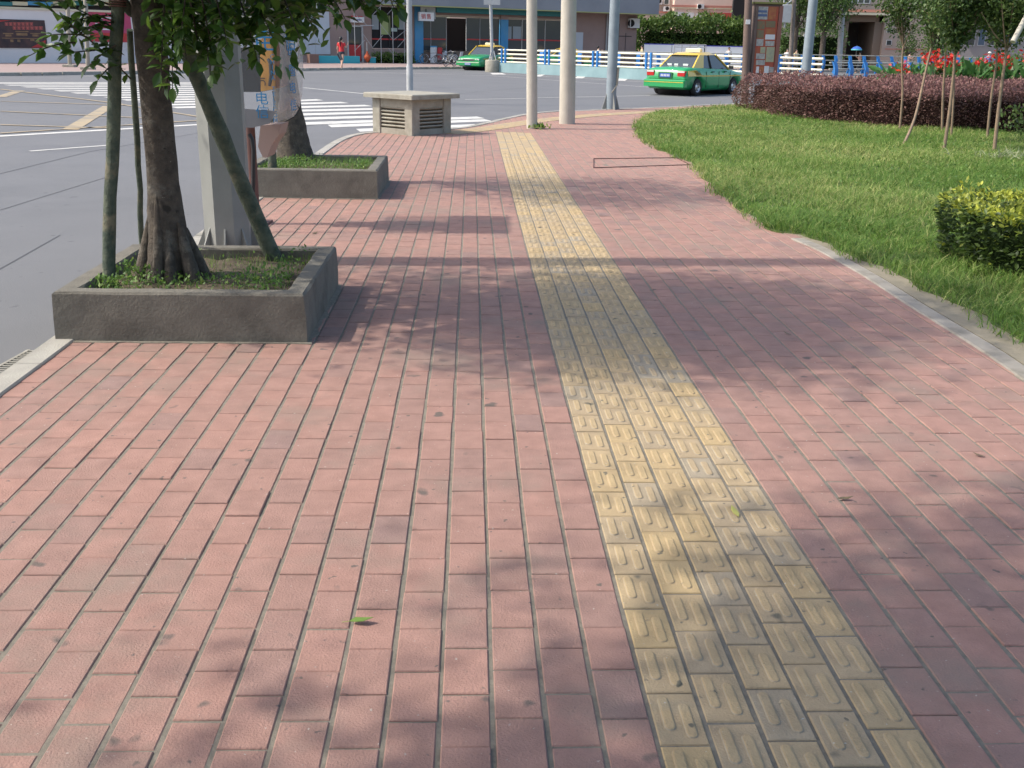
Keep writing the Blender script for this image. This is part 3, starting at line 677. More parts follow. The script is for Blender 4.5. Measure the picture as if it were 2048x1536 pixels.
# ================================================================== PUBLIC TELEPHONE
Yp = 8.85; DP = .95
t = thing('public_telephone', 'public telephone under a clear plastic hood with blue lettering, on a dark post', 'telephone', tuple(P(515, 447)))
m_acr = mat('clear_hood_plastic', (.36, .38, .40), .25, spec=.4, alpha=.10)
m_acr2 = mat('cloudy_hood_plastic', (.46, .48, .50), .3, spec=.5, alpha=.32)
m_bltx = mat('blue_lettering', (.02, .20, .42), .6)
m_orange = mat('orange_panel', (.80, .38, .05), .6, (.70, .33, .05), 3)
m_greypan = mat('grey_hood_panel', (.19, .19, .20), .6, (.15, .15, .16), 3)
def pz(x, y, Y=Yp): return Q(x, y, Y)
mb = MB(); prof = [pz(470, 12), pz(530, 12), pz(550, 30), pz(558, 70), pz(560, 140), pz(558, 200), pz(553, 226), pz(540, 250), pz(505, 256), pz(470, 256)]
# clear side sheets (front and back) and wrap-round outer sheet
for (yo, nm) in ((0, 'clear_side'), (DP-.008, 'clear_side')):
    mb = MB(); mb.extr([p+Vector((0, yo, 0)) for p in prof], (0, .006, 0)); mb.build(nm, m_acr, t, world=True)
mb = MB(); r_ = prof[1:8]; vs = []
for p in r_: vs += [p+Vector((0, .006, 0)), p+Vector((0, DP-.01, 0)), p+Vector((.006, DP-.01, .002)), p+Vector((.006, .006, .002))]
mb.add(vs, [(i*4+k, i*4+(k+1) % 4, i*4+4+(k+1) % 4, i*4+4+k) for i in range(len(r_)-1) for k in range(4)]); mb.build('clear_wrap', m_acr2, t, world=True)
mb = MB(); mb.extr([p+Vector((0, -.004, 0)) for p in (pz(470, 216), pz(553, 222), pz(540, 247), pz(506, 255), pz(470, 255))], (0, -.006, 0)); mb.build('lower_panel', m_greypan, t, world=True)
mb = MB(); mb.extr([pz(470, -75), pz(525, -75), pz(545, -20), pz(551, 32), pz(540, 30), pz(530, 22), pz(470, 22)], (0, DP, 0)); mb.build('roof', m_greypan, t, world=True)
Yi = Yp+.12
mb = MB(); mb.extr([pz(470, 95, Yi), pz(519, 98, Yi), pz(521, 184, Yi), pz(470, 184, Yi)], (0, .5, 0)); mb.build('telephone_body', m_black, t, world=True)
mb = MB(); mb.extr([pz(519.5, 80, Yi), pz(537, 70, Yi), pz(545, 112, Yi), pz(546, 178, Yi), pz(521.5, 183, Yi)], (0, .45, 0)); mb.build('orange_side', m_orange, t, world=True)
mb = MB(); mb.extr([pz(546, 76, Yi+.1), pz(556, 78, Yi+.1), pz(564, 120, Yi+.1), pz(562, 172, Yi+.1), pz(547.5, 178, Yi+.1)], (0, .30, 0)); mb.build('orange_side', mat('dull_orange_panel', (.42, .19, .07), .7, (.35, .17, .08), 3), t, world=True)
mb = MB(); mb.tube([pz(536, 118, Yi-.02), pz(541, 125, Yi-.03), pz(543, 150, Yi-.03), pz(539, 172, Yi-.02)], [.012, .018, .018, .012], 8); mb.build('handset', m_black, t, world=True)
mb = MB(); mb.tube([pz(545, 182, Yi-.03), pz(548, 200, Yi-.04), pz(547, 228, Yi-.04)], .004, 6); mb.build('cable', m_black, t, world=True); mb = MB(); mb.tube([pz(570, 180, Yp+.8), pz(588, 200, Yp+.82), pz(599, 218, Yp+.84), pz(588, 234, Yp+.8), pz(570, 243, Yp+.75)], .006, 6)
mb.build('cable', m_black, t, world=True)
text('电\n信', 'lettering', t, pz(524, 212, Yp-.012), (1, 0, 0), (0, 0, 1), .115, m_bltx, .001, sp=.95)
text('C\nH\nI\nN\nA\n \nT\nE\nL\nE\nC\nO\nM', 'lettering', t, pz(547.5, 178, Yp-.006), (1, 0, 0), (0, 0, 1), .05, m_bltx, .001, sp=.85)
text('中\n国\n电\n信', 'lettering', t, Vector((pz(560, 140).x+.014, Yp+.40, pz(578, 160, Yp+.4).z)), (0, 1, 0), (0, 0, 1), .11, m_bltx, .001, sp=1.3, sx=2.4)
text('电', 'lettering', t, pz(530, 82, Yp-.006), (1, 0, 0), (0, 0, 1), .20, m_bltx, .001)
text('信', 'lettering', t, Vector((pz(560, 140).x+.012, Yp+.40, pz(575, 84, Yp+.4).z)), (0, 1, 0), (0, 0, 1), .18, m_bltx, .001, sx=2.6)
text('IC', 'lettering', t, pz(524, 163, Yi-.004), (0, 0, -1), (1, 0, 0), .075, m_black, .001)
mb = MB(); q = [pz(505, 256), pz(548, 253), pz(543, 275), pz(528, 296), pz(519, 322), pz(510, 322), pz(500, 300)]
mb.extr([p+Vector((0, .28, 0)) for p in q], (0, .3, 0)); mb.build('bracket', m_pinkbr, t, world=True)
mb = MB(); pb = P(513, 446)
mb.tube([Vector((pb.x, Yp+.42, 0)), Vector((pb.x, Yp+.42, .95))], .046, 14); mb.bbox((pb.x, Yp+.42, .01), (.26, .26, .02), 0, .003); mb.build('post', m_rust, t, world=True)
mb = MB(); mb.tube([pz(498, 268), pz(504, 278), pz(507, 300), pz(506, 420)], .018, 8); mb.build('conduit', m_black, t, world=True)

# ================================================================== CONCRETE VENT BOX
vc = P(828, 268); vc = Vector((-1.93, 19.35, 0)); va = R(-8)+R(45)-R(6)
t = thing('vent_housing', 'square concrete vent housing with louvred sides and overhanging slab', 'vent housing', tuple(vc), R(51))
W_ = 1.02; H_ = .62
for sx in (-1, 1):
    for sy in (-1, 1):
        mb = MB(); mb.bbox((sx*(W_/2-.1), sy*(W_/2-.1), H_/2), (.20, .20, H_), 0, .012); mb.build('corner_pillar', m_conc2, t)
for k in range(4):
    q = Matrix.Rotation(k*math.pi/2, 3, 'Z')
    mb = MB(); mb.box(q@Vector((0, -(W_/2-.055), H_-.075)), (W_-.41, .07, .14), k*math.pi/2); mb.build('side_rail', m_conc2, t); mb = MB(); mb.box(q@Vector((0, -(W_/2-.055), .05)), (W_-.41, .07, .10), k*math.pi/2); mb.build('side_rail', m_conc2, t)
    for j in range(6):
        mb = MB(); c_ = q@Vector((0, -(W_/2-.06), .135+j*.063)); mb.box(c_, (W_-.41, .07, .026), 0, q@Matrix.Rotation(R(-28), 3, 'X')); mb.build('louvre', m_conc2, t)
mb = MB(); mb.box((0, 0, H_/2-.02), (W_-.30, W_-.30, H_-.06)); mb.build('dark_core', m_dark, t)
mb = MB(); mb.bbox((0, 0, H_+.045), (1.25, 1.25, .085), 0, .014); mb.build('top_slab', m_conc2, t)

# ================================================================== POLES
def pole(name, label, base, topx, r0, r1, m, htop=7.5, cat='pole', group=None, extra=None, lean_y=120):
    t = thing(name, label, cat, tuple(base), group=group)
    p1 = S(topx, base.y, 3.2) if topx is not None else base+UP*3.2
    lean = (p1-base)/(3.2-base.z); top = base+lean*(htop-base.z)
    mb = MB(); mb.tube([base-UP*.02, base.lerp(top, .5), top], [r0, (r0+r1)/2, r1], 24); mb.build('shaft', m, t, world=True); return t, base, top
B = P(1064, 257); pole('utility_pole', 'slim pale concrete pole with weeds at its foot, left of the thicker one', B, 1061.5+2, .108, .088, m_cpole, group='round poles at the corner')
n = 160; pts = np.stack([B.x+.12+rng.normal(0, .09, n), B.y-.02+rng.normal(0, .1, n), rng.uniform(.01, .05, n)], 1)
o = leaves('weeds', pts, rdirs(n, 2.0), rng.uniform(.03, .11, n), rng.uniform(.3, 1, n), m_weed, None, SLEAF, 'stuff', False); setp(o, 'clump of weeds at the foot of the slim concrete pole', 'weeds')
B = P(1134, 247.5); pole('utility_pole', 'thickest pale concrete pole, middle of the three at the corner', B, 1139, .168, .138, m_cpole, group='round poles at the corner')
B = P(1221, 218.5); t, b_, tp = pole('street_lamp_pole', 'blue grey steel pole with triangular base fins at the kerb', B, 1232, .135, .115, m_bluegrey)
for k in range(4):
    a = k*math.pi/2+.4; u = Vector((math.cos(a), math.sin(a), 0)); v = Vector((-u.y, u.x, 0))*.008
    mb = MB(); mb.extr([b_+u*.12-v, b_+u*.26-v, b_+u*.13-v+UP*.42], v*2); mb.build('base_fin', m_pole, t, world=True)
mb = MB(); mb.tube([b_+Vector((.13, -.06, .62)), b_+Vector((.15, -.06, 1.05))], .03, 8); mb.tube([b_+Vector((.0, -.13, .42)), b_+Vector((.13, -.1, .62))], .018, 8); mb.build('cable_duct', m_conc2, t, world=True)
# pole in the road beyond the vent housing
B = Vector((S(820, 31, RZ).x, 31, RZ)); t, b_, tp = pole('street_lamp_pole', 'grey stepped steel pole rising behind the vent housing', B, 818, .085, .07, m_lgrey)
mb = MB(); z_ = Q(820, 130, 31).z; mb.lathe((B.x, B.y, 0), [(.096, RZ), (.096, z_-.04), (.072, z_+.03)], 20); mb.build('sleeve', m_lgrey, t, world=True)
mb = MB(); mb.lathe((B.x, B.y, 0), [(.001, RZ+.12), (.30, RZ+.12), (.33, RZ+.08), (.33, RZ)], 24); mb.build('footing', m_conc2, t, world=True)
# sign pole on a concrete drum
B = P(985, 144, RZ); t, b_, tp = pole('sign_pole', 'thin grey pole on a round concrete drum at the railing end', B+UP*.02, 982, .10, .10, m_lgrey)
mb = MB(); mb.lathe(B, [(.001, .72), (.42, .72), (.46, .66), (.46, 0)], 12); mb.build('concrete_drum', m_conc2, t, world=True)
mb = MB(); u = Q(984, 118, B.y)
for k in range(4):
    a = k*math.pi/2+.78; d_ = Vector((math.cos(a), math.sin(a), 0)); mb.tube([B+UP*.7+d_*.3, B+UP*1.25+d_*.09], .035, 6)
mb.build('strut', m_lgrey, t, world=True)
mb = MB(); c_ = Q(984, 0, B.y-.15); mb.box(c_+Vector((0, 0, .1)), (1.0, .04, .75)); mb.build('sign_panel', m_lgrey, t, world=True)
# poles to the right
B = S(1606, 36, 0); t, b_, tp = pole('street_lamp_pole', 'tall bluish steel pole rising from behind the red hedge', Vector((B.x, B.y, 0)), 1627, .165, .13, m_bluegrey)
B = P(1578, 160, RZ); t, b_, tp = pole('telegraph_pole', 'old brown wooden pole with a grey meter box, right of the notice board', B, 1586, .125, .105, mat('weathered_wood', (.20, .165, .14), .9, (.14, .12, .10), 5))
c_ = Q(1572, 27, B.y-.3); mb = MB(); mb.bbox(c_, (.55, .3, .95), 0, .03); mb.build('meter_box', m_lgrey, t, world=True)
mb = MB(); mb.tube([Q(1569, 55, B.y-.25), Q(1568, -20, B.y-.25)], .05, 8); mb.tube([Q(1569, 12, B.y-.25), Q(1583, 1, B.y-.1)], .04, 8); mb.build('bracket', m_lgrey, t, world=True)
B = S(1677, 88, 0); t, b_, tp = pole('street_lamp_pole', 'slender pale lamp pole at the left edge of the archway', B, 1683, .24, .14, m_lgrey, 9)
# ================================================================== FAR SIDE OF THE JUNCTION
def rect(fac, mb, x0, y0, x1, y1, o0, o1):
    """upright box on a facade given by its picture rectangle; o0..o1 = distance in front of the wall plane"""
    ym, xm = (y0+y1)/2, (x0+x1)/2
    a, b = fac.g(x0, ym), fac.g(x1, ym); z1, z0 = fac.g(xm, y0).z, fac.g(xm, y1).z
    return zbox(fac, mb, a, b, z0, z1, o0, o1)
def zbox(fac, mb, a, b, z0, z1, o0, o1):
    n_ = fac.n; f = lambda p, o, z: Vector((p.x, p.y, z))+n_*o
    vs = [f(a, o0, z0), f(b, o0, z0), f(b, o0, z1), f(a, o0, z1), f(a, o1, z0), f(b, o1, z0), f(b, o1, z1), f(a, o1, z1)]
    mb.add(vs, [(3, 2, 1, 0), (4, 5, 6, 7), (0, 1, 5, 4), (1, 2, 6, 5), (2, 3, 7, 6), (3, 0, 4, 7)]); return mb
def ondf(fac, px, py=100): p = fac.g(px, py); p.z = 0; return p
def prt(name, fac, r, m, par, o0=0.0, o1=.05):
    mb = MB(); rect(fac, mb, *r, o0, o1); return mb.build(name, m, par, world=True)
FK = [Vector((-60, 14, 0)), Vector((-34, 33, 0))]+[P(x, y, RZ) for x, y in ((0, 152), (150, 150), (400, 146), (620, 141.5), (760, 139.5), (860, 138.5))]
FK = [Vector((p.x, p.y, 0)) for p in FK]+[Vector((1, 77, 0)), Vector((12, 81.5, 0)), Vector((30, 88, 0)), Vector((60, 100, 0)), Vector((110, 118, 0))]
FKs = spline(FK, 6)
mb = MB(); back = [(110, 260), (-150, 260), (-150, 14)]
mb.prism([(p.x, p.y) for p in offset(FKs, .2)]+back, RZ-.05, 0); mb.build('far_footway', mat('far_brick_paving', (.33, .24, .215), .9, (.29, .22, .20), 1.5), kind='structure')
kerb('far_kerb', FKs, .25, .015, RZ-.03, m_kerb, 1.0, 1, .05)

def bld_box(fac, mb, pa, pb, z0, z1, depth):          # a block whose front is the facade plane
    return zbox(fac, mb, ondf(fac, pa), ondf(fac, pb), z0, z1, -depth, 0)
# ---- white boundary wall on the left
W1 = Facade(Q(-150, 120, 57), Q(598, 120, 74.5))
t = thing('boundary_wall', 'long whitewashed boundary wall with coping carrying the dark poster', 'wall', tuple(ondf(W1, 100)))
mb = MB(); zbox(W1, mb, ondf(W1, -700), ondf(W1, 595), 0, 2.86, -.25, 0); mb.build('wall_face', m_wallw, t, world=True)
mb = MB(); zbox(W1, mb, ondf(W1, -700), ondf(W1, 594), 2.862, 2.98, -.33, .08); mb.build('coping', m_cream, t, world=True)
t = thing('poster', 'dark poster with red corners and rows of pale red characters on the white wall', 'poster', tuple(W1.g(45, 68)))
prt('poster_board', W1, (-25, 39, 91.5, 96), mat('poster_black', (.03, .022, .028), .6, (.09, .045, .04), 2.2), t, .003, .05)
a, b = W1.g(-25, 40, .056), W1.g(91, 40, .056)
mb = MB(); mb.extr([W1.g(62, 95, .055), W1.g(91, 95, .055), W1.g(91, 80, .055)], (0, -.004, 0)); mb.build('red_corner', m_red, t, world=True)
mb = MB(); mb.extr([W1.g(-25, 40.5, .055), W1.g(-25, 47, .055), W1.g(22, 40.5, .055)], (0, -.004, 0)); mb.build('red_corner', m_red, t, world=True)
m_pk = mat('poster_lettering', (.50, .12, .10), .7); m_gd = mat('poster_gold', (.30, .19, .09), .7, (.16, .09, .05), 3)
for (x0, n_, y0, y1, x1) in ((8, 7, 45, 51, 66), (24, 7, 53, 59, 85)):
    for k in range(n_):
        w_ = (x1-x0)/n_; mb = MB(); xx = x0+k*w_
        rect(W1, mb, xx+.6, y0, xx+w_-.6, y0+1.5, .051, .056); rect(W1, mb, xx+.6, y0+2.4, xx+w_-.8, y0+3.6, .051, .056); rect(W1, mb, xx+w_*.4, y0, xx+w_*.6, y1, .0515, .058); rect(W1, mb, xx+1, y1-1.2, xx+w_-.6, y1, .051, .056)
        mb.build('lettering', m_pk, t, world=True)
mb = MB()
for (x0, y0, x1, y1) in ((5, 66, 26, 68), (10, 69, 22, 73), (30, 62, 56, 64), (32, 66, 54, 71), (60, 66, 80, 68), (64, 69, 76, 73), (3, 76, 84, 77.5), (20, 79, 26, 84), (34, 79, 40, 84), (60, 78, 68, 82), (72, 80, 78, 86)):
    rect(W1, mb, x0, y0, x1, y1, .051, .055)
mb.build('pavilion_picture', m_gd, t, world=True)
t = thing('poster', 'magenta and red poster behind the low branches, left of the stake', 'poster', tuple(W1.g(215, 55)))
prt('poster_board', W1, (178, 24, 262, 84), mat('magenta', (.40, .06, .20), .6, (.45, .05, .07), .6), t, .003, .04)
for (x0, y0, x1, y1) in ((190, 34, 228, 37.5), (190, 57, 228, 60), (190, 46, 196, 52)):
    prt('lettering', W1, (x0, y0, x1, y1), m_whitep, t, .041, .045)
prt('red_corner', W1, (182, 66, 262, 83), m_red, t, .041, .044)
for px, y1, lab in ((140, 136, 'pale short pole standing in front of the white wall, left one'), (176, 141, 'pale short pole in front of the white wall, right one beside the stake')):
    B = P(px, y1-2, 0); t = thing('post', lab, 'post', tuple(B), group='pale posts before the white wall'); top = S(px-1.5, B.y, 2.6)
    mb = MB(); mb.tube([B, Vector((top.x, B.y, 3.4))], .10, 12); mb.build('shaft', m_conc2, t, world=True)
    mb = MB(); mb.bbox(B+UP*.06, (.6, .5, .12), 0, .02); mb.build('footing', m_conc2, t, world=True)
# shop row behind the wall
W0 = Facade(Q(-150, 60, 64), Q(598, 60, 80))
t = thing('shop_building', 'low shops behind the white wall with blue green and cream fascia', 'building', tuple(ondf(W0, 100)))
mb = MB(); zbox(W0, mb, ondf(W0, -700), ondf(W0, 580), 0, 9, -8, 0); mb.build('wall_face', m_tan, t, world=True)
prt('dark_shopfront', W0, (-60, 9, 600, 30), m_dark, t, .002, .03)
x = -60; k = 0
while x < 420:
    prt('fascia_board', W0, (x, 3.5, x+[34, 46, 30, 50][k % 4], 11), [m_cream, m_tealband, m_cream, m_bluepill][k % 4], t, .031, .5); x += [34, 46, 30, 50][k % 4]+.3; k += 1
prt('upper_fascia', W0, (-60, -8, 420, 3), mat('pale_green_band', (.42, .46, .32), .8, (.5, .44, .32), .5), t, .031, .8)

# ---- main building with the shops
F1 = Facade(Q(595, 120, 78), Q(1272, 128, 93))
t = thing('shop_building', 'pink tiled building with teal shopfronts, blue pillars and a wide grey canopy', 'building', tuple(ondf(F1, 930)))
mb = MB()
zs = lambda y, x=930: F1.g(x, y).z
# wall built as pieces around the openings so they have real depth
def wallp(x0, y0, x1, y1, m=m_pinktile, name='wall'): return prt(name, F1, (x0, y0, x1, y1), m, t, -.3, 0)
ztop = 12.0
def wallz(x0, x1, z0, z1, m=m_pinktile, name='wall', o0=-.3, o1=0.0):
    mb = MB(); zbox(F1, mb, F1.g(x0, 90), F1.g(x1, 90), z0, z1, o0, o1); return mb.build(name, m, t, world=True)
ops = [(662, 0, 694, 'w'), (694, 0, 727, 'door'), (727, 0, 744, 'w'), (744, 0, 813, 'win'), (813, 0, 829, 'w'), (829, 0, 846, 'pil'), (846, 0, 1000, 'shop'), (1000, 0, 1015, 'pil2'), (1015, 0, 1137, 'shop'), (1137, 0, 1272, 'w')]
ZB, ZD, ZW0, ZW1 = 0, 2.75, 1.0, 4.05
wallz(595, 600, 0, ztop); wallz(660, 694, 0, ztop); wallz(600, 660, 0, ztop, m_pinktile, 'wall', -.3, -.05)
wallz(694.1, 726.9, 2.62, ztop); wallz(727, 744, 0, ztop); wallz(744.1, 812.9, 0, 1.02); wallz(744.1, 812.9, 4.0, ztop); wallz(813, 829, 0, ztop)
wallz(829.1, 1271.9, 4.1, ztop); wallz(1137, 1272, 0, 4.09)
wallz(846, 1000, 0, .92, mat('brown_sill_wall', (.17, .13, .10), .8), 'sill_wall', -.2, -.02); wallz(1015, 1137, 0, .85, MATS['brown_sill_wall'], 'sill_wall', -.2, -.02)
wallz(600.1, 659.9, .55, 3.65, m_shutter, 'shutter', -.04, .03)
for k in range(1): wallz(630.0, 630.5, .56, 3.6, m_lgrey, 'shutter_seam', .031, .04)
# door
d1 = wallz(697.5, 723.5, 0.03, 2.6, m_black, 'door', -.15, -.10)
for (a, b, z0, z1, m, nm) in ((698.5, 710.6, .12, 1.25, m_red, 'red_door_panel'), (711.2, 722.6, .12, 1.25, m_red, 'red_door_panel'), (698.5, 710.6, 1.35, 2.45, m_glass, 'door_glass'), (711.2, 722.6, 1.35, 2.45, m_glass, 'door_glass')):
    mb = MB(); zbox(F1, mb, F1.g(a, 90), F1.g(b, 90), z0, z1, -.099, -.07); mb.build(nm, m, d1).location = (0, 0, 0)
for c in d1.children: c.data.transform(Matrix.Translation(-Vector(t.location)))
wallz(694.2, 697.3, 0, 2.61, m_lgrey, 'door_frame', -.2, .04); wallz(723.7, 726.8, 0, 2.61, m_lgrey, 'door_frame', -.2, .04); wallz(697.4, 723.6, 2.5, 2.61, m_lgrey, 'door_frame', -.2, .035)
prt('door_lamp_box', F1, (700, 34, 725, 45), m_whitep, t, .002, .35); prt('lettering', F1, (703, 38.5, 720, 41), mat('dull_blue', (.12, .13, .30), .6), t, .351, .36); prt('red_top_strip', F1, (701, 32, 722, 33.8), m_red, t, .002, .34)
# window
wallz(744.2, 812.8, 1.03, 3.99, m_dark, 'window', -.29, -.22)
for (a, y0, b, y1, m, nm) in ((745.5, 30, 759, 59, mat('grey_poster', (.28, .32, .34), .6), 'pale_poster'), (761.5, 31, 782, 69, mat('green_poster', (.33, .40, .17), .6), 'green_poster'), (796, 32, 812, 59, MATS['grey_poster'], 'pale_poster'), (784, 56, 796, 63, mat('pale_green', (.35, .45, .42), .6), 'small_sign')):
    prt(nm, F1, (a, y0, b, y1), m, t, -.18, -.16)
prt('red_stripe', F1, (744.5, 77, 812.5, 80), m_red, t, -.2, -.185)
for x in (761, 779, 796): prt('mullion', F1, (x, 10, x+1.2, 94), m_black, t, -.2, -.13)
# pillars
for (a, b, nm) in ((829.3, 845.8, 'pillar'), (1000.2, 1014.8, 'pillar')):
    wallz(a, b, 0, 3.35 if a > 900 else 4.09, m_bluepill, nm, -.3, .10)
wallz(1000.2, 1014.8, 3.36, 4.09, m_pinktile, 'pillar_top', -.3, .10)
# shopfronts: dark rooms behind glass
for (a, b) in ((846.2, 999.8), (1015.2, 1136.8)):
    wallz(a, b, .0, 3.4, m_dark, 'shop_interior', -3.2, -3.0)
    wallz(a, b, 3.42, 3.5, mat('shutter_rail', (.30, .26, .18), .7), 'shutter_box', -.3, .02); wallz(a, b, 3.52, 4.08, m_pinktile, 'lintel', -.3, .0)
for (a, b) in ((847, 862), (863, 893), (934, 999), (1016, 1044), (1046, 1090), (1092, 1136)):
    wallz(a, b, .93, 3.40, m_glass, 'shop_window', -.12, -.10)
for a in (862.1, 893.2, 933, 960, 1044.3, 1090.3): wallz(a, a+.8, .93, 3.41, m_lgrey, 'mullion', -.13, -.06)
for (a, b) in ((847, 893), (934, 998), (1016, 1136)): prt('red_stripe', F1, (a, 77+(a-847)*.012, b, 79.6+(a-847)*.012), m_red, t, -.095, -.085)
prt('light_panel', F1, (1016, 53, 1024, 78), MATS['grey_poster'], t, -.09, -.08); prt('light_panel', F1, (1027, 53, 1043, 78), MATS['grey_poster'], t, -.09, -.08)
for a, b in ((868, 880), (915, 923), (968, 985)):
    wallz(a, b, .0, 3.2, mat('dim_interior_wall', (.16, .15, .13), .8), 'interior_partition', -2.9, -2.6)
wallz(1148, 1165, 0, 2.55, m_shutter, 'white_side_door', .002, .05)
# teal fascia + grey canopy
wallz(865, 1139, 3.70, 4.07, m_tealband, 'teal_fascia', .101, .75)
mb = MB(); zbox(F1, mb, F1.g(735, 90), F1.g(1290, 90), 4.13, 5.8, .002, 1.7); mb.build('canopy', m_fascia, t, world=True)
mb = MB(); zbox(F1, mb, F1.g(735, 90), F1.g(1290, 90), 4.06, 4.125, .76, 1.72); mb.build('canopy_edge', mat('canopy_lip', (.38, .40, .18), .8), t, world=True)
for x in (1212, 1216): 
    p = F1.g(x, 100, .12); mb = MB(); mb.tube([Vector((p.x, p.y, 0)), Vector((p.x, p.y, 4.05))], .07, 8); mb.build('rain_pipe', m_lgrey, t, world=True)
mb = MB()
for (x0, x1, z0, z1) in ((1236, 1236.6, .4, 3.3), (1250, 1250.6, .4, 2.6), (1225, 1262, 2.3, 2.36)):
    zbox(F1, mb, F1.g(x0, 90), F1.g(x1, 90), z0, z1, .002, .03)
mb.build('conduit', m_black, t, world=True)
# air conditioner on the side wall
def aircon(fac, r, label, wal=0.0):
    t = thing('air_conditioner', label, 'air conditioner', tuple(fac.g((r[0]+r[2])/2, (r[1]+r[3])/2)), group='air conditioner outdoor units')
    prt('casing', fac, r, m_whitep, t, wal+.06, wal+.40)
    p = fac.g(r[0]+(r[2]-r[0])*.38, (r[1]+r[3])/2, wal+.40); q = fac.g(r[2], (r[1]+r[3])/2, wal+.4); ra = (q-p).length*.45
    mb = MB(); mb.torus(p+fac.n*.01, ra, .02, 'Y', 18, 6); mb.torus(p+fac.n*.01, ra*.5, .015, 'Y', 14, 6); mb.build('fan_grille', m_black, t, world=True)
    mb = MB(); mb.lathe(p+fac.n*.004, [(.001, -.005), (ra*.95, -.005), (ra*.95, .03)], 18, 'Y'); mb.build('fan_opening', m_dark, t, world=True)
    mb = MB(); a = fac.g(r[0], r[3], wal+.2); b = fac.g(r[2], r[3], wal+.2); zb = min(a.z, b.z)
    for pp in (a.lerp(b, .15), a.lerp(b, .85)): mb.box((pp.x, pp.y, zb-.03), (.05, .44, .05))
    mb.build('bracket', m_rust, t, world=True)
aircon(F1, (1255, 37, 1274, 56), 'white air conditioner on the pink wall under the grey canopy end')
# hanging box sign
t = thing('hanging_sign', 'white box sign with two red characters hanging at the blue pillar', 'sign', tuple(F1.g(853, 28, 1)))
mb = MB(); a, b = F1.g(837, 30, 1.1), F1.g(867, 30, 1.1); z0, z1 = F1.g(852, 42, 1.1).z, F1.g(852, 24, 1.1).z
mb.bbox(((a.x+b.x)/2, (a.y+b.y)/2, (z0+z1)/2), ((b-a).length, .3, z1-z0), math.atan2(F1.d.y, F1.d.x), .04); mb.build('sign_box', m_whitep, t, world=True)
mb = MB(); mb.bbox(((a.x+b.x)/2+.12, (a.y+b.y)/2+.35, (z0+z1)/2+.3), ((b-a).length, .12, z1-z0+.3), math.atan2(F1.d.y, F1.d.x), .04); mb.build('sign_backboard', m_lgrey, t, world=True)
for x, c in ((847, '销'), (858, '售')): text(c, 'lettering', t, F1.g(x, 33.5, 1.27), F1.d, UP, .40, m_red, .004)
mb = MB(); p = F1.g(852, 18, 1.0); mb.tube([p, p+UP*-.4], .03, 6); mb.build('hanger', m_black, t, world=True)
t = thing('hanging_sign', 'small white sign with black lettering at the top of the wall, above the pale shutter', 'sign', tuple(F1.g(633, 10, .5)))
prt('sign_box', F1, (625, 0, 640, 22), m_whitep, t, .3, .5); prt('lettering', F1, (629, 3, 636, 6), m_black, t, .501, .51); prt('lettering', F1, (629, 10, 636, 13), m_black, t, .501, .51); prt('lettering', F1, (630, 16, 635, 18), m_black, t, .501, .51)
# scaffolding
t = thing('scaffolding', 'thin steel scaffolding with cross braces standing before the dark window', 'scaffolding', tuple(F1.g(765, 110, 1.6)))
def fp(x, y, o): return F1.g(x, y, o)
for x, o in ((710, 1.9), (762, 1.6), (786, 2.2), (809, 1.6), (814, 2.2)):
    a = fp(x, 90, o); mb = MB(); mb.tube([Vector((a.x, a.y, 0.0)), Vector((a.x, a.y, 6.2))], .026, 6); mb.build('upright', m_lgrey, t, world=True)
for (x0, y0, x1, y1, o) in ((745, 95, 766, 70, 1.65), (709, 102, 730, 80, 1.85), (787, 80, 812, 60, 1.7), (745, 30, 766, 8, 1.65), (766, 38, 790, 12, 1.7), (722, 62, 745, 95, 1.8), (785, 78, 762, 50, 1.75), (795, 95, 812, 76, 1.7), (735, 30, 748, 18, 1.8), (712, 30, 735, 52, 1.8), (776, 96, 788, 110, 1.7)):
    mb = MB(); mb.tube([fp(x0, y0, o), fp(x1, y1, o)], .018, 5); mb.build('cross_brace', m_lgrey, t, world=True)
for y, x0, x1 in ((51, 720, 747),): mb = MB(); mb.tube([fp(x0, y, 1.8), fp(x1, y, 1.8)], .035, 6); mb.build('ledger_tube', m_lgrey, t, world=True)
# low planter box, bushes, crate, umbrella bundle
t = thing('low_wall', 'low turquoise painted wall at the foot of the pale shutter', 'low wall', tuple(F1.g(640, 120, 3)))
mb = MB(); rect(F1, mb, 606, 110, 686, 125, 3.0, 3.4); mb.build('turquoise_face', m_turq, t, world=True)
mb = MB(); rect(F1, mb, 588, 106.5, 605.5, 131, 2.9, 3.5); mb.build('brown_end_pillar', mat('brown_render', (.22, .13, .10), .8), t, world=True)
def bush(name, label, c, rad, n, size, m, core=m_core, seed=0, cat='bush', grp=None, corek=.78, thin=SLEAF):
    t = thing(name, label, cat, (c[0], c[1], 0), group=grp)
    d = rng.normal(0, 1, (n, 3)); d[:, 2] = np.abs(d[:, 2])-.35*rng.random(n); d /= np.linalg.norm(d, axis=1, keepdims=True)
    lump = 1+.16*np.sin(d[:, 0]*7+seed)+.13*np.sin(d[:, 1]*9+seed*2)+.12*np.sin(d[:, 2]*8+seed*3)
    pts = d*lump[:, None]*rng.uniform(.8, 1.04, (n, 1))*np.array(rad)+np.array(c)
    leaves('foliage', pts, d+rng.normal(0, .6, (n, 3)), rng.uniform(.6, 1.2, n)*size, np.clip(rng.normal(.4, .25, n)+.25*d[:, 2], 0, 1), m, t, thin)
    mb = MB(); mb.ball(c, 1, rad[0]*corek, rad[1]*corek, rad[2]*corek); mb.build('shade_core', core, t, world=True)  # solid dark ball added inside, its colour standing for shade between the leaves
    return t
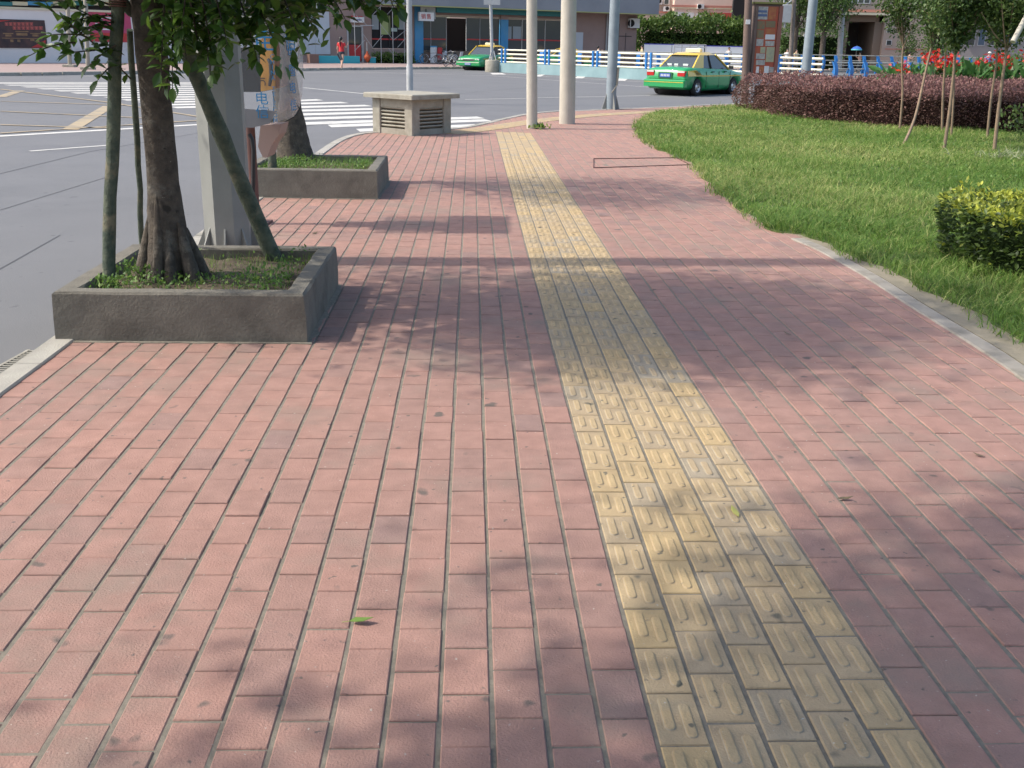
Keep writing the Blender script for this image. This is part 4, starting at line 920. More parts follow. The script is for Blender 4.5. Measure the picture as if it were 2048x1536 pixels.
for x, w_, lab in ((752, 1.0, 'small dark bush at the foot of the window, left one'), (790, 1.25, 'rounded dark bush at the foot of the window, right one')):
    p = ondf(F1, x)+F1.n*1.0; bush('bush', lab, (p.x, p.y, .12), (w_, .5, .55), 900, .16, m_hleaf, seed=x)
def FG(px, off): return ondf(F1, px)+F1.n*off
p = FG(712, 2.2); t = thing('folded_parasol', 'orange red folded umbrella bundle leaning by the red door', 'umbrella', tuple(p))
mb = MB(); mb.lathe(p, [(.03, .05), (.14, .2), (.27, .38), (.22, .5), (.08, .7), (.03, .85)], 9); mb.build('folded_cloth', mat('orange_cloth', (.50, .10, .03), .8, (.38, .07, .03), 4), t, world=True); mb = MB(); mb.tube([p, p+UP*1.45], .025, 6); mb.build('pole', m_lgrey, t, world=True)
p = FG(727, 1.8); t = thing('crate', 'small teal plastic crate on the pavement right of the door', 'crate', tuple(p))
mb = MB(); mb.bbox(p+UP*.2, (.42, .35, .4), .2, .02); mb.build('crate_shell', m_turq, t, world=True); mb = MB(); mb.bbox(p+UP*.42, (.48, .4, .03), .2, .006); mb.build('rim', m_shutter, t, world=True)
p = FG(862, .9); t = thing('ice_cream_box', 'white and red freezer cabinet standing behind the bicycles', 'freezer', tuple(p))
mb = MB(); mb.bbox(p+Vector((-.2, .3, .62)), (.5, .5, 1.15), 0, .05); mb.build('cabinet', m_whitep, t, world=True); mb = MB(); mb.bbox(p+Vector((.28, .3, .72)), (.36, .45, .9), 0, .05); mb.build('red_cabinet', m_red, t, world=True)
mb = MB(); mb.bbox(p+Vector((.66, .2, .55)), (.34, .4, .75), 0, .05); mb.build('grey_cabinet', m_shutter, t, world=True); mb = MB(); mb.bbox(p+Vector((-.2, .3, 1.23)), (.5, .5, .08), 0, .02); mb.build('lid', m_bluepill, t, world=True)

# bicycles
def bicycle(label, loc, rz, m_fr):
    t = thing('bicycle', label, 'bicycle', tuple(loc), rz, group='bicycles parked at the shopfront')
    for x in (-.53, .53):
        mb = MB(); mb.torus((x, 0, .34), .32, .02, 'Y', 24, 6); w_ = mb.build('wheel', m_tyre, t)
        mb = MB(); mb.torus((x, 0, .34), .295, .01, 'Y', 20, 5)
        for k in range(8): a = k*math.pi/4; mb.tube([(x, 0, .34), (x+.29*math.cos(a), 0, .34+.29*math.sin(a))], .004, 4)
        mb.lathe((x, 0, .34), [(.001, -.05), (.03, -.05), (.03, .05), (.001, .05)], 8, 'Y'); mb.build('rim', m_chrome, w_)
        mb = MB(); pts = [(x+.36*math.cos(a), 0, .34+.36*math.sin(a)) for a in [R(20+i*20) for i in range(8)]]; mb.tube(pts, .018, 5); mb.build('mudguard', m_chrome, t)
    mb = MB()
    for a, b in (((-.53, 0, .34), (-.1, 0, .30)), ((-.1, 0, .3), (-.22, 0, .82)), ((-.22, 0, .75), (.36, 0, .78)), ((-.1, 0, .3), (.38, 0, .68)), ((-.53, 0, .34), (-.22, 0, .75)), ((.36, 0, .88), (.40, 0, .62)), ((.40, 0, .62), (.53, 0, .34))): mb.tube([a, b], .016, 6)
    mb.build('frame', m_fr, t)
    mb = MB(); mb.tube([(.25, -.28, .98), (.34, -.12, 1.0), (.35, 0, .95), (.34, .12, 1.0), (.25, .28, .98)], .012, 6); mb.tube([(.35, 0, .95), (.36, 0, .85)], .014, 6); mb.build('handlebar', m_chrome, t)
    mb = MB(); mb.ball((-.25, 0, .87), .12, 1.2, .8, .35); mb.build('saddle', m_black, t)
    mb = MB(); mb.lathe((-.1, 0, .3), [(.001, -.03), (.09, -.03), (.09, -.02), (.001, -.02)], 12, 'Y'); mb.tube([(-.1, -.05, .3), (.05, -.06, .22)], .01, 5); mb.tube([(-.1, .05, .3), (-.25, .06, .38)], .01, 5); mb.build('pedals', m_chrome, t)
    mb = MB(); mb.box((-.58, 0, .72), (.32, .14, .02)); mb.tube([(-.7, .05, .72), (-.53, .03, .36)], .007, 4); mb.tube([(-.7, -.05, .72), (-.53, -.03, .36)], .007, 4); mb.build('rack', m_black, t)
    return t
p = FG(866, 2.4); bicycle('bicycle with pale mudguards parked sideways right of the grey pole', p, R(8), m_pole)
p = FG(838, 2.2); bicycle('dark bicycle half hidden behind the grey pole', p, R(15), m_rust)
p = P(893, 133); t = bicycle('bicycle with a white front mudguard at the kerb beside the green taxi', P(900, 133), R(62), m_lgrey)
p = FG(886, 2.2); t = thing('scooter', 'small pale scooter parked between the bicycles and the taxi', 'scooter', tuple(p), R(-25))
mb = MB(); mb.ball((-.25, 0, .5), .3, 1.5, .5, .75); mb.build('rear_cowl', m_whitep, t); mb = MB(); mb.extr([(.3, -.16, .3), (.5, -.14, .9), (.58, -.14, .9), (.42, -.16, .25), (0, -.16, .22), (0, -.16, .3)], (0, .32, 0)); mb.build('leg_shield', m_whitep, t)
mb = MB(); mb.ball((-.28, 0, .76), .2, 1.7, .7, .35); mb.build('seat', m_black, t); mb = MB(); mb.tube([(.45, -.3, 1.0), (.5, 0, .98), (.45, .3, 1.0)], .018, 6); mb.build('handlebar', m_black, t)
for x in (-.5, .6): mb = MB(); mb.torus((x, 0, .24), .18, .055, 'Y', 18, 8); mb.lathe((x, 0, .24), [(.001, -.03), (.13, -.03), (.13, .03), (.001, .03)], 12, 'Y'); mb.build('wheel', m_tyre, t)

# ---- building behind the hedge
F2 = Facade(Q(1262, 80, 112), Q(1520, 80, 112))
t = thing('apartment_building', 'peach rendered building with pink bands and red signboard above the long hedge', 'building', tuple(ondf(F2, 1400)))
mb = MB(); zbox(F2, mb, ondf(F2, 1343), ondf(F2, 1540), 0, 14, -10, 0); mb.build('wall', m_peach, t, world=True)
mb = MB(); zbox(F2, mb, ondf(F2, 1240), ondf(F2, 1342.5), 0, 14, -10, -1.5); mb.build('recessed_wall', m_tan, t, world=True)
prt('pink_band', F2, (1343, 11, 1495, 15.5), m_pinkband, t, .002, .05); prt('pale_ledge', F2, (1343, 16, 1495, 18), m_cream, t, .002, .12)
prt('pink_band', F2, (1293, 21, 1342, 25), m_pinkband, t, -1.498, -1.45)
for r in ((1295, -6, 1309, 8), (1331, -4, 1343, 8)):
    prt('window', F2, r, m_whitep, t, -1.498, -1.42); prt('pane', F2, (r[0]+2, r[1]+1, r[2]-2, r[3]-1), m_glass, t, -1.419, -1.40)
for r in ((1350, 24, 1368, 42), (1372, 25, 1388, 42), (1391, 27, 1402, 42)): prt('pale_sign_panel', F2, r, m_whitep, t, .002, .08)
prt('red_signboard', F2, (1418, 26, 1485, 46), mat('sign_red', (.50, .08, .06), .6), t, .002, .15)
prt('white_sign_panel', F2, (1462, 30, 1481, 45), m_whitep, t, .151, .17); prt('lettering', F2, (1424, 31, 1440, 32.5), m_whitep, t, .151, .16); prt('lettering', F2, (1422, 34, 1448, 36), m_cream, t, .151, .16)
p = F2.g(1471, 38, .18); mb = MB(); mb.torus(p, .33, .05, 'Y', 16, 6); mb.build('ring_emblem', mat('emblem_green', (.10, .25, .2), .6), t, world=True)
p = F2.g(1475, 13, .25); mb = MB(); mb.torus(p, .27, .035, 'Y', 20, 6); mb.build('cable_ring', m_black, t, world=True)
aircon(F2, (1394, 8, 1407, 18), 'white air conditioner on the peach wall above the hedge'); aircon(F2, (1313, -4, 1328, 8), 'air conditioner between the two windows of the tan recess', -1.5); aircon(F2, (1330, 12, 1342, 22), 'air conditioner low on the tan recess beside the peach corner', -1.5)
# ---- building with archway
F3 = Facade(Q(1500, 100, 96), Q(2100, 100, 96))
t = thing('gateway_building', 'tan building with a large dark gateway under a cream lintel', 'building', tuple(ondf(F3, 1725)))
def w3(x0, x1, z0, z1, m=m_tan, name='wall', o0=-.5, o1=0.0):
    mb = MB(); zbox(F3, mb, F3.g(x0, 60), F3.g(x1, 60), z0, z1, o0, o1); return mb.build(name, m, t, world=True)
zt = F3.g(1730, 31).z
w3(1500, 1681, 0, 14); w3(1768, 1885, 0, 14); w3(1681.1, 1767.9, zt, 14); w3(1500, 1885, 0, 14, m_dark, 'rear_wall', -9, -8.5)
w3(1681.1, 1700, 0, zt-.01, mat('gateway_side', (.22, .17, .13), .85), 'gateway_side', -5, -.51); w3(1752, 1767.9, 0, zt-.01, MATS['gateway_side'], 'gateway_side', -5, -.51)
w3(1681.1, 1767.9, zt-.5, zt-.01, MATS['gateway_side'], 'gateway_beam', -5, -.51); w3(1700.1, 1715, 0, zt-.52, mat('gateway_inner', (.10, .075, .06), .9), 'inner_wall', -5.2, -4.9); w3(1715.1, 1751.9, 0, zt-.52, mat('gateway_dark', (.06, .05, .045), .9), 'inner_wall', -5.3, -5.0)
prt('lintel', F3, (1676, 26, 1776, 30), m_cream, t, .002, .5); prt('pink_band', F3, (1640, 19.5, 1885, 24.5), m_pinkband, t, .002, .06)
prt('pink_band', F3, (1600, 93, 1680, 95), m_pinkband, t, .002, .04); prt('pink_band', F3, (1770, 98, 1884, 100), m_pinkband, t, .002, .04)
for r in ((1692, -14, 1741, 7), ):
    fr = prt('window', F3, r, m_whitep, t, .002, .08)
    for k in range(4): prt('pane', F3, (r[0]+1.5+k*12, r[1]+1, r[0]+11+k*12, r[3]-1.2), m_glass, t, .081, .1)
for r in ((1605, 69, 1641, 101),):
    prt('window', F3, r, m_whitep, t, .002, .08)
    for k in range(3): prt('pane', F3, (r[0]+2+k*11.5, r[1]+2, r[0]+11.5+k*11.5, r[3]-2), m_glass, t, .081, .1)
for r in ((1773, 57, 1783, 66), (1772, 80, 1783, 91)): prt('window', F3, r, m_whitep, t, .002, .05); prt('pane', F3, (r[0]+1, r[1]+1, r[2]-1, r[3]-1), m_glass, t, .051, .07)
mb = MB(); mb.tube([F3.g(1640, 6, .6), F3.g(1690, 5, .6), F3.g(1740, 10, .6), F3.g(1800, 4, .6)], .025, 5); mb.build('wall_cable', m_black, t, world=True)
F4 = Facade(Q(1880, 100, 101), Q(2400, 100, 97))
t = thing('shop_building', 'grey building with bluish shop windows behind the red cannas', 'building', tuple(ondf(F4, 1960)))
mb = MB(); zbox(F4, mb, ondf(F4, 1884), ondf(F4, 2500), 0, 14, -10, 0); mb.build('wall', mat('grey_render', (.30, .28, .27), .85, (.24, .23, .23), .4), t, world=True)
for k, (a, b) in enumerate(((1900, 1925), (1930, 1952), (1957, 1972), (1978, 2003), (2008, 2040))):
    prt('window', F4, (a, 46, b, 92), m_lgrey, t, .002, .06); prt('pane', F4, (a+1.5, 48, b-1.5, 90), m_glass if k % 2 else mat('blue_glass', (.08, .12, .18), .2), t, .061, .08)
    prt('awning', F4, (a-1, 36, b+1, 45), [m_lgrey, m_whitep, m_fascia][k % 3], t, .002, .9)
F5 = Facade(Q(1262, 80, 150), Q(2500, 80, 150))
t = thing('apartment_building', 'plain distant block closing the view between the nearer buildings', 'building', tuple(ondf(F5, 1500)))
mb = MB(); zbox(F5, mb, ondf(F5, 900), ondf(F5, 2600), 0, 22, -10, 0); mb.build('wall', m_tan, t, world=True)

# ---- long green hedge, white hoarding, rack
def hedge(name, label, poly, h_, n, size, m, core, cat='hedge', seed=0, ragged=.12, inset=.12, corem=.86, zlow=.0, rb=.2, topbias=.5, tm=SLEAF, z0=0.0, tshare=.8):
    c = Vector((sum(p[0] for p in poly)/len(poly), sum(p[1] for p in poly)/len(poly), 0)); t = thing(name, label, cat, tuple(c)); pp = [Vector((p[0], p[1], 0)) for p in poly]
    A = np.array([(p.x, p.y) for p in pp]); per = []
    L_ = [(pp[(i+1) % len(pp)]-pp[i]).length for i in range(len(pp))]; tot = sum(L_); area = abs(sum(A[i, 0]*A[(i+1) % len(A), 1]-A[(i+1) % len(A), 0]*A[i, 1] for i in range(len(A))))/2
    nt_ = int(n*area*tshare/(area*tshare+tot*h_)); ns = n-nt_
    x = rng.uniform(A[:, 0].min(), A[:, 0].max(), nt_*4); y = rng.uniform(A[:, 1].min(), A[:, 1].max(), nt_*4); k = inpoly(x, y, A); x, y = x[k][:nt_], y[k][:nt_]
    hz = h_*(1+ragged*(hnoise(x+seed, y, 1.7)+.7*hnoise(x, y+seed, 4.3)-.85))
    top = np.stack([x, y, hz-rng.exponential(.05, len(x))*h_+rng.exponential(.03, len(x))*h_], 1); dt = np.stack([rng.normal(0, .5, len(x)), rng.normal(0, .5, len(x)), np.abs(rng.normal(.6, .4, len(x)))], 1)
    s_ = rng.uniform(0, tot, ns); cum = np.cumsum([0]+L_); idx = np.clip(np.searchsorted(cum, s_)-1, 0, len(pp)-1); f_ = (s_-cum[idx])/np.array(L_)[idx]
    a = A[idx]; b = A[(idx+1) % len(A)]; q = a+(b-a)*f_[:, None]; nn = np.stack([(b-a)[:, 1], -(b-a)[:, 0]], 1); nn /= np.linalg.norm(nn, axis=1, keepdims=True)
    ctr = np.array([c.x, c.y]); sg = np.sign(((q-ctr)*nn).sum(1)); nn *= sg[:, None]
    zz = rng.uniform(zlow, 1, ns)**.9*h_; bulge = ragged*.9*(np.sin(zz/h_*3+q[:, 0]*1.1)+np.sin(q[:, 0]*2.3+q[:, 1]*1.9+seed)+.7*np.sin(zz*5+q[:, 1]*3))*.5*min(h_, 1.2)
    bulge -= .5*np.maximum(zz/h_-.8, 0)*h_*.8
    sp_ = np.concatenate([q+nn*(bulge-rng.exponential(.05, ns)*h_)[:, None], zz[:, None]], 1); ds = np.concatenate([nn+rng.normal(0, .6, (ns, 2)), rng.normal(.25, .5, (ns, 1))], 1)
    P_ = np.vstack([top, sp_]); P_[:, 2] += z0; D_ = np.vstack([dt, ds])
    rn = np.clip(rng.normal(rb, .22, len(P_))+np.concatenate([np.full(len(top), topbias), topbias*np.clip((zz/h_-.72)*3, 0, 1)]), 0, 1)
    leaves('foliage', P_, D_, rng.uniform(.6, 1.25, len(P_))*size, rn, m, t, tm)
    ar = sum(pp[i].x*pp[(i+1) % len(pp)].y-pp[(i+1) % len(pp)].x*pp[i].y for i in range(len(pp))); qq = []
    for i in range(len(pp)):                          # inset outline
        e1 = (pp[i]-pp[i-1]).normalized(); e2 = (pp[(i+1) % len(pp)]-pp[i]).normalized(); sg_ = 1 if ar > 0 else -1
        n1 = Vector((-e1.y, e1.x, 0))*sg_; n2 = Vector((-e2.y, e2.x, 0))*sg_; b_ = (n1+n2).normalized(); qq.append(tuple((pp[i]+b_*inset/max(b_.dot(n1), .4))[:2]))
    mb = MB(); mb.prism(qq, z0, z0+h_*corem); mb.build('shade_core', core, t, world=True)  # solid dark block added inside to stop light, coloured like inner shade
    return t
a, b = S(1268, 97, 0), S(1492, 97, 0)
hedge('hedge', 'long dense green shrub hedge in front of the peach building', [(a.x, 96), (b.x, 96), (b.x, 100), (a.x, 100)], 3.65, 15000, .33, m_hleaf, m_core, seed=2, ragged=.30, inset=1.1, corem=.75, rb=.28, topbias=.3)
a, b = S(1528, 98, 0), S(1680, 90, 0)
hedge('hedge', 'dark shrubs behind the wooden pole, below the big tree', [(a.x, 91), (a.x+5, 91), (a.x+5, 95), (a.x, 95)], 3.2, 1800, .28, m_hleaf, m_core, seed=4, ragged=.3, inset=.5, corem=.8, rb=.15, topbias=.1)
HB = Facade(Q(1280, 100, 90), Q(1500, 100, 90))
m_van = mat('white_body', (.78, .82, .82), .5, (.68, .73, .75), .5); m_blueedge = mat('capping_blue_fringe', (.05, .06, .40), .6)  # blue on the capping edge is partly a painted lens colour fringe
for k, (x0, x1, y0, lab) in enumerate(((1288, 1343, 87, 'left white hoarding panel under the hedge'), (1344, 1408, 88, 'middle white hoarding panel behind the steel rack'), (1410, 1490, 91, 'right white hoarding panel next to the notice board'))):
    t = thing('hoarding', lab, 'hoarding', tuple(ondf(HB, (x0+x1)/2)), group='white hoarding panels along the hedge')
    mb = MB(); zbox(HB, mb, ondf(HB, x0), ondf(HB, x1), RZ+.13, HB.g(x0, y0+1.6).z, -.08, 0); mb.build('panel', m_van, t, world=True); mb = MB(); zbox(HB, mb, ondf(HB, x0), ondf(HB, x1), HB.g(x0, y0+1.55).z, HB.g(x0, y0).z, -.1, .02); mb.build('fringed_capping', m_blueedge, t, world=True)
t = thing('steel_rack', 'tubular steel rack in front of the white hoarding', 'rack', tuple(ondf(HB, 1380)+HB.n*2)); 
for z in (1.0, 1.55, 1.75):
    mb = MB(); mb.tube([HB.g(1349, 95, 2)*1, HB.g(1412, 96, 2)], .03, 6); 
    for i, v in enumerate(mb.v): mb.v[i] = (v[0], v[1], v[2]-HB.g(1380, 95.5, 2).z+z)
    mb.build('rack_rail', m_lgrey, t, world=True)
for x in (1349, 1364, 1380, 1396, 1412):
    p = HB.g(x, 95, 2); mb = MB(); mb.tube([Vector((p.x, p.y, 0)), Vector((p.x, p.y, 1.75))], .03, 6); mb.build('rack_post', m_lgrey, t, world=True)

# ---- railings
def railing(name, label, line, z0, hs, m_r, rr_, postm, pstep, wall=None, curved=False, grp=None, ph=1.35, double=False):
    t = thing(name, label, 'railing', (line[0].x, line[0].y, z0), group=grp)
    L_ = [0]
    for i in range(len(line)-1): L_.append(L_[-1]+(line[i+1]-line[i]).length)
    def at(s):
        for i in range(len(line)-1):
            if s <= L_[i+1] or i == len(line)-2: return line[i].lerp(line[i+1], (s-L_[i])/(L_[i+1]-L_[i])), (line[i+1]-line[i]).normalized()
    for h_ in hs:
        mb = MB(); mb.tube([p+UP*h_ for p in line], rr_, 8); mb.build('rail', m_r, t, world=True)
    if wall:
        mb = MB(); n_ = [Vector((-(line[min(i+1, len(line)-1)]-line[max(i-1, 0)]).normalized().y, (line[min(i+1, len(line)-1)]-line[max(i-1, 0)]).normalized().x, 0))*.13 for i in range(len(line))]
        for i in range(len(line)-1):
            q = [line[i]-n_[i], line[i+1]-n_[i+1], line[i+1]+n_[i+1], line[i]+n_[i]]; 
            vs = [(v.x, v.y, z0) for v in q]+[(v.x, v.y, z0+wall) for v in q]; mb.add(vs, [(0, 1, 5, 4), (1, 2, 6, 5), (2, 3, 7, 6), (3, 0, 4, 7), (4, 5, 6, 7)])
        mb.build('base_wall', m_teal, t, world=True)
    s = .3 if not double else .6
    while s < L_[-1]:
        p, d_ = at(s); n_ = Vector((d_.y, -d_.x, 0))
        for off in ((-.17, .17) if double else (0,)):
            mb = MB(); b0 = z0+(wall or 0); q = p+d_*off
            if curved: c_ = [q+n_*.02+UP*0, q+n_*.16+UP*.35*ph, q+n_*.17+UP*.7*ph, q+n_*.02+UP*ph*.98]
            else: c_ = [q+n_*.05, q+n_*.07+UP*(ph-(wall or 0))]
            pts = [Vector((v.x, v.y, v.z+b0)) for v in spline([(v.x, v.y, v.z) for v in [Vector((c.x, c.y, c.z)) for c in c_]], 3)]
            wd = .055 if not curved else .13
            for i in range(len(pts)-1):
                u = d_*wd; k = n_*.05; mb.add([pts[i]-u-k, pts[i]+u-k, pts[i]+u+k, pts[i]-u+k, pts[i+1]-u-k, pts[i+1]+u-k, pts[i+1]+u+k, pts[i+1]-u+k], [(3, 2, 1, 0), (4, 5, 6, 7), (0, 1, 5, 4), (1, 2, 6, 5), (2, 3, 7, 6), (3, 0, 4, 7)])
            mb.build('rail_post', postm, t, world=True)
        s += pstep
    return t
A_, B_ = S(996, 66.5, RZ), S(1640, 48.5, RZ)
railing('road_railing', 'cream and blue road railing on a pale teal concrete wall', [Vector((A_.x, A_.y, 0)), Vector((B_.x, B_.y, 0))], RZ, [.59+RZ+.03, .84+RZ, 1.08+RZ, 1.32+RZ], m_railw, .05, m_blue, 4.05, wall=.56, double=True, ph=1.40)
m_railg = mat('rail_grey', (.42, .40, .33), .5)
l_ = [S(1655, 53, 0), S(1760, 55.5, 0), S(1960, 60, 0), S(2120, 64, 0)]
railing('road_railing', 'nearer grey railing with big curved blue posts behind the red hedge', [Vector((p.x, p.y, 0)) for p in l_], RZ, [.40, .68, .98], m_railg, .035, m_blue, 1.22, curved=True, ph=1.18)
l_ = [S(1075, 75, 0), S(1300, 73, 0), S(1500, 76, 0), S(1650, 82, 0), S(1960, 88, 0), S(2120, 92, 0)]
railing('road_railing', 'farther grey railing with short blue posts running below the buildings', [Vector((p.x, p.y, 0)) for p in l_], RZ, [.45, .80, 1.18], m_railg, .035, m_blue, 1.35, curved=True, ph=1.32)

# ================================================================== NOTICE BOARD
YK = 32.3; KB = Facade(Q(1480, 100, YK), Q(1580, 100, YK+.35))
t = thing('notice_board', 'tall brown advertising board covered in red and white bills on a round post', 'notice board', tuple(ondf(KB, 1500)))
m_kb = mat('board_brown', (.16, .11, .09), .7, (.12, .085, .07), 2)
p = KB.g(1493, 160); mb = MB(); mb.tube([Vector((p.x, p.y, 0)), S(1499, p.y, 3.6)], [.125, .11], 16); mb.build('post', m_kb, t, world=True)
mb = MB(); q = S(1496, p.y-.13, KB.g(1495, 44).z); mb.box(q+Vector((0, .0, 0)), (.13, .02, .13)); mb.build('small_label', m_whitep, t, world=True)
mb = MB(); zbox(KB, mb, KB.g(1505.5, 80), KB.g(1559, 80), KB.g(1530, 166).z, KB.g(1530, 8).z, -.30, 0); mb.build('board_case', m_kb, t, world=True)
mb = MB(); zbox(KB, mb, KB.g(1502, 80), KB.g(1562, 80), KB.g(1530, 8).z+.003, KB.g(1530, 4).z, -.35, .06); mb.build('cap', mat('olive_cap', (.22, .22, .06), .7), t, world=True)
prt('side_frame', KB, (1552, 12, 1559, 154), mat('frame_brown', (.26, .11, .08), .6), t, .002, .05); prt('side_frame', KB, (1505.6, 12, 1510, 154), m_kb, t, .002, .05)
prt('red_backing', KB, (1511, 12.5, 1551, 147), mat('bill_red', (.42, .07, .04), .7, (.36, .12, .06), 5), t, .002, .02)
mcs = {'w': m_whitep, 'r': m_red, 'g': mat('bill_green', (.16, .17, .10), .7, (.25, .14, .07), 9), 'y': mat('bill_yellow', (.45, .43, .24), .7, (.30, .32, .24), 9), 'b': mat('bill_blue', (.10, .14, .25), .7), 'o': mat('bill_orange', (.42, .18, .06), .7, (.35, .10, .05), 8), 'p': mat('bill_pale', (.50, .48, .42), .7, (.25, .25, .24), 14)}
for (x0, y0, x1, y1, c) in ((1513, 13, 1535, 39, 'p'), (1515, 28, 1533.5, 33, 'b'), (1515, 20.5, 1533, 25, 'b'), (1537, 14, 1551, 39, 'o'), (1513, 42, 1529, 58, 'g'), (1530.5, 42, 1550, 55, 'g'), (1512.5, 60, 1527, 76, 'g'), (1531, 58, 1549, 68, 'o'), (1530, 69, 1549, 79, 'w'), (1512, 78, 1526, 92, 'p'), (1530, 82, 1548, 92, 'p'),
                            (1520, 94, 1530, 106, 'y'), (1531.5, 94, 1547.5, 124, 'y'), (1511.5, 107, 1529, 118, 'p'), (1511.5, 120, 1529, 130, 'p'), (1511.5, 133, 1517, 146, 'w'), (1518, 134, 1526, 145, 'o'), (1527.5, 132, 1537, 146, 'w'), (1538, 134, 1547, 145, 'p')):
    prt('bill', KB, (x0, y0, x1, y1), mcs[c], t, .021+.004*(c == 'b'), .027+.006*(c == 'b'))
prt('white_base_panel', KB, (1503, 152, 1538, 172), mat('pale_blue_panel', (.50, .58, .60), .6, (.60, .62, .62), 6), t, .003, .1)

# ================================================================== RIGHT-HAND PLANTING
rp = [(6.15, 29.2), (6.35, 26.2), (6.75, 24.5), (8.1, 23.0), (10.2, 21.9), (13, 21.3), (16, 21), (16, 31.5), (9, 31.4), (7, 30.6)]
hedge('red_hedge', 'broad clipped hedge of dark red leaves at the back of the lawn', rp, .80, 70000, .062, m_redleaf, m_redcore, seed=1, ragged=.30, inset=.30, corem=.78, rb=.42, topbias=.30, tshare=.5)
yp = [(3.22, 7.75), (3.38, 7.05), (3.75, 6.5), (4.5, 6.2), (6.2, 6.0), (6.2, 8.9), (4.6, 8.8), (3.45, 8.5)]
yp = [(3.46, 8.2), (3.46, 7.6), (3.72, 7.05), (4.35, 6.7), (6.2, 6.5), (6.2, 9.0), (4.7, 8.9), (3.62, 8.65)]
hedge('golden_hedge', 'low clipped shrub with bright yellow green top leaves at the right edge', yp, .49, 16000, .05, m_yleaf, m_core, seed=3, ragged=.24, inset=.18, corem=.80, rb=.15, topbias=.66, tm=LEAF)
# saplings
def sapling(label, base, pts, r0, crown=None, n=900, seed=0):
    t = thing('sapling', label, 'tree', tuple(base), group='slender young trees on the lawn'); mb = MB()
    line = spline([base]+pts, 4); mb.tube(line, [r0*(1-.35*i/len(line)) for i in range(len(line))], 8); mb.build('trunk', m_bark2, t, world=True)
    top = line[-1]; rr = random.Random(seed)
    if crown:
        br = MB(); c_, rad = crown
        for k in range(9):
            e = Vector(c_)+Vector((rr.uniform(-1, 1)*rad[0]*.8, rr.uniform(-1, 1)*rad[1]*.8, rr.uniform(-.3, .9)*rad[2])); br.tube([top-UP*rr.uniform(0, .1), top.lerp(e, .5)+Vector((0, 0, -.05)), e], [r0*.5, r0*.3, .004], 5)
        br.build('branches', m_bark2, t, world=True)
        P3 = crown_leaves(c_, rad, int(n*1.9), .06, .2, 26); hh = (P3[:, 2]-(c_[2]-rad[2]))/(2*rad[2]); keep = (hh > .03)
        fx = .35+1.1*np.clip(hh*1.6, 0, 1); P3[:, 0] = c_[0]+(P3[:, 0]-c_[0])*fx; P3[:, 1] = c_[1]+(P3[:, 1]-c_[1])*fx; P3 = P3[keep]
        leaves('crown', P3, rdirs(len(P3)), rng.uniform(.7, 1.2, len(P3))*.075, np.clip(rng.normal(.42, .28, len(P3)), 0, 1), m_myrtle, t, LEAF)
    return t
def sq(px, py, Y): return Q(px, py, Y)
B = P(1799, 262); sapling('leftmost slender young tree, straight trunk in front of the red hedge', B, [sq(1805, 190, B.y), sq(1804, 130, B.y), sq(1807, 88, B.y)], .026, ((sq(1810, 20, B.y).x, B.y, sq(1810, 10, B.y).z), (.52, .5, .75)), 1300, 1)
B = P(1806, 292); sapling('slender young tree leaning strongly to the right', B, [sq(1830, 235, B.y+.5), sq(1852, 140, B.y+.8), sq(1864, 90, B.y+.9)], .026, ((sq(1880, 20, B.y+.9).x, B.y+.9, sq(1880, 0, B.y).z), (.60, .5, .85)), 1600, 2)
B = P(1884, 266); sapling('thin reddish young tree left of the forked pair', B, [sq(1886, 190, B.y), sq(1890, 130, B.y), sq(1892, 90, B.y)], .028, ((sq(1895, 10, B.y).x, B.y, sq(1895, 0, B.y).z), (.6, .5, .9)), 1500, 3)
B = P(1888, 300); sapling('taller front young tree of the forked pair', B, [sq(1898, 230, B.y), sq(1906, 160, B.y), sq(1912, 90, B.y)], .032, ((sq(1930, 10, B.y).x, B.y, sq(1930, -10, B.y).z), (.8, .6, .95)), 2600, 4)
B = P(1902, 275); sapling('back young tree of the forked pair', B, [sq(1907, 200, B.y), sq(1908, 120, B.y), sq(1915, 90, B.y)], .024, ((sq(1940, 10, B.y).x, B.y, sq(1940, 0, B.y).z), (.7, .5, .8)), 1300, 5)
B = P(1974, 278); sapling('thin young tree with leafy sprouts at its foot', B, [sq(1982, 200, B.y), sq(1992, 130, B.y), sq(1995, 80, B.y)], .028, ((sq(1995, 10, B.y).x, B.y, sq(1995, 0, B.y).z), (.75, .5, .8)), 1900, 6)
n = 130; pts = np.stack([P(1978, 270).x+rng.normal(0, .15, n), B.y-.1+rng.normal(0, .1, n), rng.uniform(.15, .62, n)], 1)
o = leaves('sprouts', pts, rdirs(n), rng.uniform(.06, .13, n), rng.uniform(.4, 1, n), m_myrtle, None, LEAF, 'stuff', False); setp(o, 'pale leafy sprouts around the foot of a young tree', 'sprouts')
B = P(1988, 306); sapling('rightmost young tree with a thick pale branch at the top', B, [sq(1996, 230, B.y), sq(2006, 150, B.y), sq(2014, 95, B.y)], .034, ((sq(2035, 10, B.y).x, B.y, sq(2035, 0, B.y).z), (.8, .6, .9)), 2600, 7)
t = thing('leaning_stick', 'thick pale leaning stake at the top of the rightmost young tree', 'stake', tuple(sq(2026, 84, 17))); mb = MB(); mb.tube([sq(2026, 84, 17), sq(2060, 20, 17.2)], .045, 10); mb.build('stick', m_cpole, t, world=True)
